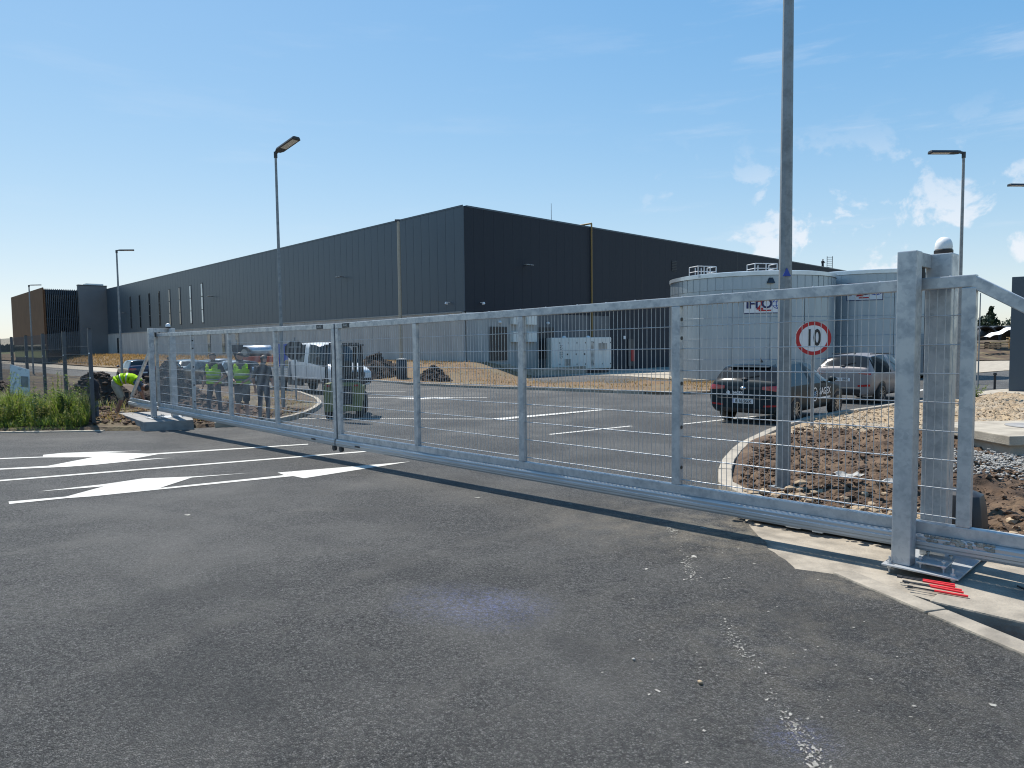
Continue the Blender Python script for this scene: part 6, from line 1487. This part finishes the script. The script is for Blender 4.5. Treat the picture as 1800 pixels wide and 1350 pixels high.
bx_ = local_empty('blue_cabinet', (-15.9, 49.2, zr(47)), R(-30), 'tall blue box behind the load bed', 'cabinet')
q = MB(); q.box((0, 0, 1.3), (1.0, .8, 2.3)); q.build('body', BLUE, bx_, bevel=.02); q = MB(); q.box((0, -.41, 1.3), (.8, .03, 2.0)); q.build('door', BLUE, bx_, bevel=.01)
for i, (x, y, c_, lb) in enumerate(((-13.4, 43.6, (.45, .33, .15), 'tan site crate beside the tank trailer'), (-11.9, 42.4, (.36, .27, .14), 'brown site crate beside the white truck'))):
    cr = local_empty('site_crate', (x, y, zr(y)), R(-20), lb, 'crate', 'site crates by the truck'); mt = mk('crate_%d' % i, c_, tuple(v * .75 for v in c_), 6, .8)
    for j in range(5): q = MB(); q.box((0, -.45, .2 + .26 * j), (1.5, .05, .22)); q.build('board', mt, cr)
    q = MB(); q.box((0, 0, .72), (1.44, .84, 1.35)); q.build('box', mt, cr)

# ------------------------------------------------------------------ people
def capsule(mb, a, b, ra, rb, n=10):
    mb.cyl(a, b, ra, rb, n); mb.ellipsoid(a, (ra,) * 3, n, 6); mb.ellipsoid(b, (rb,) * 3, n, 6)
def ring_loft(mb, spine, n=20, lat=Vector((1, 0, 0))):
    rows = []
    for i, (p, rx, ry) in enumerate(spine):
        p = Vector(p); a_ = Vector(spine[max(0, i - 1)][0]); b_ = Vector(spine[min(len(spine) - 1, i + 1)][0]); t = (b_ - a_).normalized(); f_ = lat.cross(t) * -1
        rows.append([p + lat * rx * math.cos(2 * math.pi * k / n) + f_ * ry * math.sin(2 * math.pi * k / n) for k in range(n)])
    base = len(mb.v); vs_ = [q for r_ in rows for q in r_]
    mb.add(vs_, [(i * n + k, i * n + (k + 1) % n, (i + 1) * n + (k + 1) % n, (i + 1) * n + k) for i in range(len(rows) - 1) for k in range(n)] + [tuple(range(n - 1, -1, -1)), tuple(range((len(rows) - 1) * n, len(rows) * n))])
    return rows
def hand(mb, w, d, side, thumb):
    """palm and five fingers from wrist w along d; thumb = direction of the thumb side"""
    d = d.normalized(); th = (thumb - d * thumb.dot(d)).normalized(); nrm = d.cross(th).normalized() * side
    rot = Matrix((th, nrm, d)).transposed()
    mb.ellipsoid(w + d * .045, (.040, .017, .055), 10, 8, rot)
    for k, (o, L_) in enumerate(((.030, .062), (.010, .072), (-.010, .067), (-.029, .052))):
        p = w + d * .085 + th * o; m_ = p + d * L_ * .55 + nrm * .010; e = m_ + (d * .75 + nrm * .6).normalized() * L_ * .5
        capsule(mb, p, m_, .0095, .009, 8); capsule(mb, m_, e, .009, .008, 8)
    p = w + d * .03 + th * .034; m_ = p + (d * .6 + th * .7).normalized() * .04; e = m_ + (d * .95 + th * .1).normalized() * .032
    capsule(mb, p, m_, .012, .0105, 8); capsule(mb, m_, e, .0105, .009, 8)
def person(label, loc, rz, pose, top_mat, leg_mat, skin, shorts=False, vest=False, sleeves='short', hair=HAIR, scale=1.0, vox=.013, cap=None):
    root = local_empty('person', loc, rz, label, 'person'); root.scale = (scale,) * 3
    J = pose; mb = MB(); segs = []
    spine = J['spine']; ring_loft(mb, spine)
    for i in range(len(spine) - 1): segs.append((Vector(spine[i][0]), Vector(spine[i + 1][0]), 'leg' if i < 2 else 'torso', .14))
    nk, hd = Vector(J['neck']), Vector(J['head']); capsule(mb, nk, hd, .055, .052); segs.append((nk + (hd - nk) * .25, hd, 'skin', .05))
    hu = (hd - nk).normalized(); hf = Vector(J['face']); hf = (hf - hu * hf.dot(hu)).normalized(); hl = hf.cross(hu)
    rot = Matrix((hl, hf, hu)).transposed(); hc = hd + hu * .055 + hf * .012
    mb.ellipsoid(hc + hu * .025 - hf * .012, (.076, .094, .090), 16, 12, rot); mb.ellipsoid(hc - hu * .045 + hf * .018, (.060, .070, .070), 14, 10, rot)
    mb.ellipsoid(hc + hf * .092 - hu * .018, (.014, .020, .026), 8, 6, rot)
    mb.ellipsoid(hc + hf * .078 + hu * .012, (.05, .012, .012), 10, 6, rot); mb.ellipsoid(hc + hf * .078 - hu * .062, (.026, .014, .012), 8, 6, rot)
    for s_ in (-1, 1): mb.ellipsoid(hc + hl * .076 * s_ - hu * .012 - hf * .01, (.012, .022, .032), 8, 6, rot)
    segs.append((hc - hu * .06, hc + hu * .06, 'skin', .08))
    for s_ in ('L', 'R'):
        sh, el, wr = (Vector(J[k + s_]) for k in ('sh', 'el', 'wr')); sg_ = 1 if s_ == 'R' else -1
        capsule(mb, sh, el, .056, .042); capsule(mb, el, wr, .042, .028); hand(mb, wr, (wr - el) + Vector(J.get('hd' + s_, (0, 0, 0))) , sg_, Vector(J.get('th' + s_, (-sg_ * .5, 1, 0))))
        segs.append((sh, sh.lerp(el, .8 if sleeves == 'short' else 1), 'torso', .055)); segs.append((sh.lerp(el, .85), wr, 'skin' if sleeves == 'short' else 'torso', .045)); segs.append((wr, wr + (wr - el).normalized() * .17, 'skin', .04))
        hp, kn, an_ = (Vector(J[k + s_]) for k in ('hp', 'kn', 'an'))
        capsule(mb, hp, kn, .088, .058); capsule(mb, kn, an_, .058, .040)
        ft = Vector(J['toe' + s_]); ankle = an_; rows_ = [(ankle + Vector((0, 0, -.02)), .045, .05)]
        fdir = (ft - ankle); fdir.z = 0; fdir.normalize(); rotf = Matrix((Vector((fdir.y, -fdir.x, 0)), fdir, Vector((0, 0, 1)))).transposed()
        fz = ankle.z - .055; mb.ellipsoid(Vector((ankle.x, ankle.y, fz)) + fdir * .065, (.047, .135, .042), 12, 8, rotf); mb.ellipsoid(Vector((ankle.x, ankle.y, fz + .01)) - fdir * .02, (.042, .06, .055), 10, 8, rotf)
        segs.append((hp, kn, 'leg', .07)); segs.append((kn, an_, 'skin' if shorts else 'leg', .05)); segs.append((Vector((ankle.x, ankle.y, fz)) - fdir * .04, Vector((ankle.x, ankle.y, fz)) + fdir * .16, 'shoe', .055))
    me = mb.mesh('tmp', [SKIN]); o = bpy.data.objects.new('tmp', me); COL.objects.link(o)
    md = o.modifiers.new('r', 'REMESH'); md.mode = 'VOXEL'; md.voxel_size = vox; md.use_smooth_shade = True
    m2 = o.modifiers.new('s', 'SMOOTH'); m2.factor = .5; m2.iterations = 3
    ev = evaluated(o); bpy.data.objects.remove(o); bpy.data.meshes.remove(me)
    ev.materials.clear(); kinds = ['torso', 'leg', 'skin', 'shoe']
    for mt in (top_mat, leg_mat, skin, SHOE): ev.materials.append(mt)
    def kind_of(p):
        best = None
        for a_, b_, k, r_ in segs:
            ab = b_ - a_; t = max(0, min(1, (p - a_).dot(ab) / max(1e-9, ab.length_squared))); d_ = (p - a_ - ab * t).length / r_
            if best is None or d_ < best[0]: best = (d_, k)
        return kinds.index(best[1])
    ev.polygons.foreach_set('material_index', [kind_of(Vector(p.center)) for p in ev.polygons]); ev.polygons.foreach_set('use_smooth', [True] * len(ev.polygons))
    link('body', ev, root)
    if hair:
        q = MB(); rows_ = []
        for j in range(9):
            ph = R(95) * j / 8
            rows_.append([hc + hu * .027 - hf * .014 + rot @ (lambda q_: Vector((.081 * math.sin(q_) * math.cos(w), .099 * math.sin(q_) * math.sin(w), .096 * math.cos(q_) - .03 * max(0, -math.sin(w)) * (ph / 1.6))))(ph * (1 - .42 * max(0, math.sin(w)))) for w in [2 * math.pi * k / 20 for k in range(21)]])
        q.grid(rows_); ho = q.build('hair', cap or hair, root, smooth='all'); md = ho.modifiers.new('t', 'SOLIDIFY'); md.thickness = .012
    if shorts:
        for s_ in ('L', 'R'):
            hp, kn = Vector(J['hp' + s_]), Vector(J['kn' + s_]); q = MB(); q.cyl(hp, hp.lerp(kn, .98), .105, .088, 16, False); so_ = q.build('shorts_leg', leg_mat, root, smooth='all')
    if vest:
        lat = Vector((1, 0, 0)); n = 32; rows_ = []; sp = []
        src = spine[1:]; 
        for i in range(len(src) - 1):
            for k in range(4):
                f = k / 4; a_, b_ = src[i], src[i + 1]; sp.append((Vector(a_[0]).lerp(Vector(b_[0]), f), a_[1] + (b_[1] - a_[1]) * f, a_[2] + (b_[2] - a_[2]) * f))
        sp = sp[1:-2]
        q = MB(); L_ = len(sp)
        grid_ = []
        for i, (p, rx, ry) in enumerate(sp):
            a_ = sp[max(0, i - 1)][0]; b_ = sp[min(L_ - 1, i + 1)][0]; t = (b_ - a_).normalized(); f_ = lat.cross(t) * -1
            ex = .026 + .012 * math.sin(i * 1.7) * (1 - i / L_); grid_.append([p + lat * (rx + ex) * math.cos(2 * math.pi * k / n) + f_ * (ry + ex) * math.sin(2 * math.pi * k / n) for k in range(n)])
        arm0 = J.get('vest_arm', .62)
        for i in range(L_ - 1):
            f = i / (L_ - 1)
            for k in range(n):
                w = 2 * math.pi * (k + .5) / n; front = math.sin(w) * J.get('front_sign', 1)
                if f > arm0 and abs(math.cos(w)) > .80: continue
                if front > 0 and abs(math.cos(w)) < .62 * max(0, (f - .55) / .45): continue
                mi_ = 1 if (.16 < f < .24 or .36 < f < .44) else 0
                q.add([grid_[i][k], grid_[i][(k + 1) % n], grid_[i + 1][(k + 1) % n], grid_[i + 1][k]], [(0, 1, 2, 3)], mi_)
        vo_ = q.build('safety_vest', [HIVIS, REFLECT], root, smooth='all')
        bm = bmesh.new(); bm.from_mesh(vo_.data); bmesh.ops.remove_doubles(bm, verts=bm.verts, dist=.0005); bm.to_mesh(vo_.data); bm.free()
        md = vo_.modifiers.new('t', 'SOLIDIFY'); md.thickness = .006; md.offset = 1
    return root
def standing(arm_l, arm_r, face=(0, 1, 0), lean=0.0, stance=.11):
    """1.72 m figure facing +y; arms given as (elbow, wrist)"""
    return dict(spine=[((0, 0, .82), .14, .10), ((0, 0, .90), .168, .118), ((0, .0, 1.0), .16, .115), ((0, .005, 1.10), .160, .118), ((0, 0, 1.22), .178, .125), ((0, -.01, 1.34), .185, .118), ((0, -.015, 1.41), .165, .095), ((0, -.015, 1.46), .085, .065)],
        neck=(0, -.015, 1.45), head=(face[0] * .02, face[1] * .02, 1.545), face=face, shL=(-.185, -.01, 1.385), shR=(.185, -.01, 1.385), elL=arm_l[0], wrL=arm_l[1], elR=arm_r[0], wrR=arm_r[1],
        hpL=(-.088, 0, .88), knL=(-stance, .015, .48), anL=(-stance - .01, -.01, .085), toeL=(-stance - .04, .14, .03), hpR=(.088, 0, .88), knR=(stance, .02, .48), anR=(stance + .01, 0, .085), toeR=(stance + .04, .15, .03), front_sign=1)
down_l = ((-.27, -.03, 1.10), (-.28, .06, .85)); down_r = ((.27, -.03, 1.10), (.28, .06, .85))
bent_l = ((-.26, -.02, 1.10), (-.10, .18, .98)); bent_r = ((.26, -.02, 1.10), (.12, .20, 1.0))
px1, py1 = -7.88, 18.25; px2, py2 = -7.02, 17.95; px3, py3 = -6.40, 17.75
person('man in yellow vest and long dark trousers, leftmost standing behind gate', (px1, py1, vz(px1, py1) - .02), R(168), standing(((-.30, -.06, 1.13), (-.17, .09, .96)), down_r, (-.45, .85, -.1), stance=.15), TEE, NAVYC, SKIN, vest=True, scale=1.04)
person('man in yellow vest and dark shorts, hands held in front', (px2, py2, vz(px2, py2) - .02), R(185), standing(bent_l, bent_r, (.45, .85, -.15), stance=.10), TEE, TEE, SKIN, shorts=True, vest=True, scale=1.04)
person('man in black shirt seen from behind, right of the vests', (px3, py3, zr(py3) + .06), R(-14), standing(down_l, down_r, (.15, 1, -.05)), TEE, NAVYC, SKIN)
# bending worker: spine curves forward and down, arms reach to the ground
bent = dict(spine=[((0, -.06, .80), .14, .11), ((0, -.05, .90), .168, .122), ((0, .06, .98), .16, .118), ((0, .19, 1.02), .160, .12), ((0, .33, 1.00), .178, .125), ((0, .45, .94), .185, .118), ((0, .52, .89), .165, .095), ((0, .56, .85), .085, .065)],
    neck=(0, .55, .86), head=(0, .63, .79), face=(0, .5, -1), shL=(-.185, .47, .90), shR=(.185, .47, .90), elL=(-.22, .56, .62), wrL=(-.16, .62, .38), elR=(.20, .60, .62), wrR=(.12, .66, .38),
    hpL=(-.088, -.06, .86), knL=(-.13, .05, .47), anL=(-.14, -.08, .085), toeL=(-.16, .08, .03), hpR=(.088, -.06, .86), knR=(.12, .10, .47), anR=(.13, .0, .085), toeR=(.14, .16, .03), front_sign=1, vest_arm=.7)
px4, py4 = -11.05, 19.35
person('bending worker in yellow vest and khaki shorts beside the concrete pad', (px4, py4, vz(px4, py4) + .0), R(-72), bent, GREYC, KHAKI, SKIND, shorts=True, vest=True)
# roof ladder and climber
rp = bq(67.6, -1.2, 0); rx_, ry_ = rp.x, rp.y
ld = local_empty('roof_ladder', (rx_ + .75, ry_ + .3, ZT), R(0), 'roof access ladder rising beside the dark climber', 'ladder')
for s_ in (0, .75): q = MB(); q.cyl((s_, 0, -.6), (s_, 0, 1.85), .045, n=8); q.build('stile', DARKM, ld)
for j in range(7): q = MB(); q.cyl((0, 0, .05 + .28 * j), (.75, 0, .05 + .28 * j), .03, n=6); q.build('rung', DARKM, ld)
person('dark figure standing on the roof edge beside the ladder', (rx_, ry_, ZT - .24), R(-60), standing(((-.25, .1, 1.12), (-.15, .34, 1.2)), ((.25, .1, 1.12), (.15, .34, 1.2)), (0, 1, -.2)), TEE, TEE, SKIND, vox=.02)
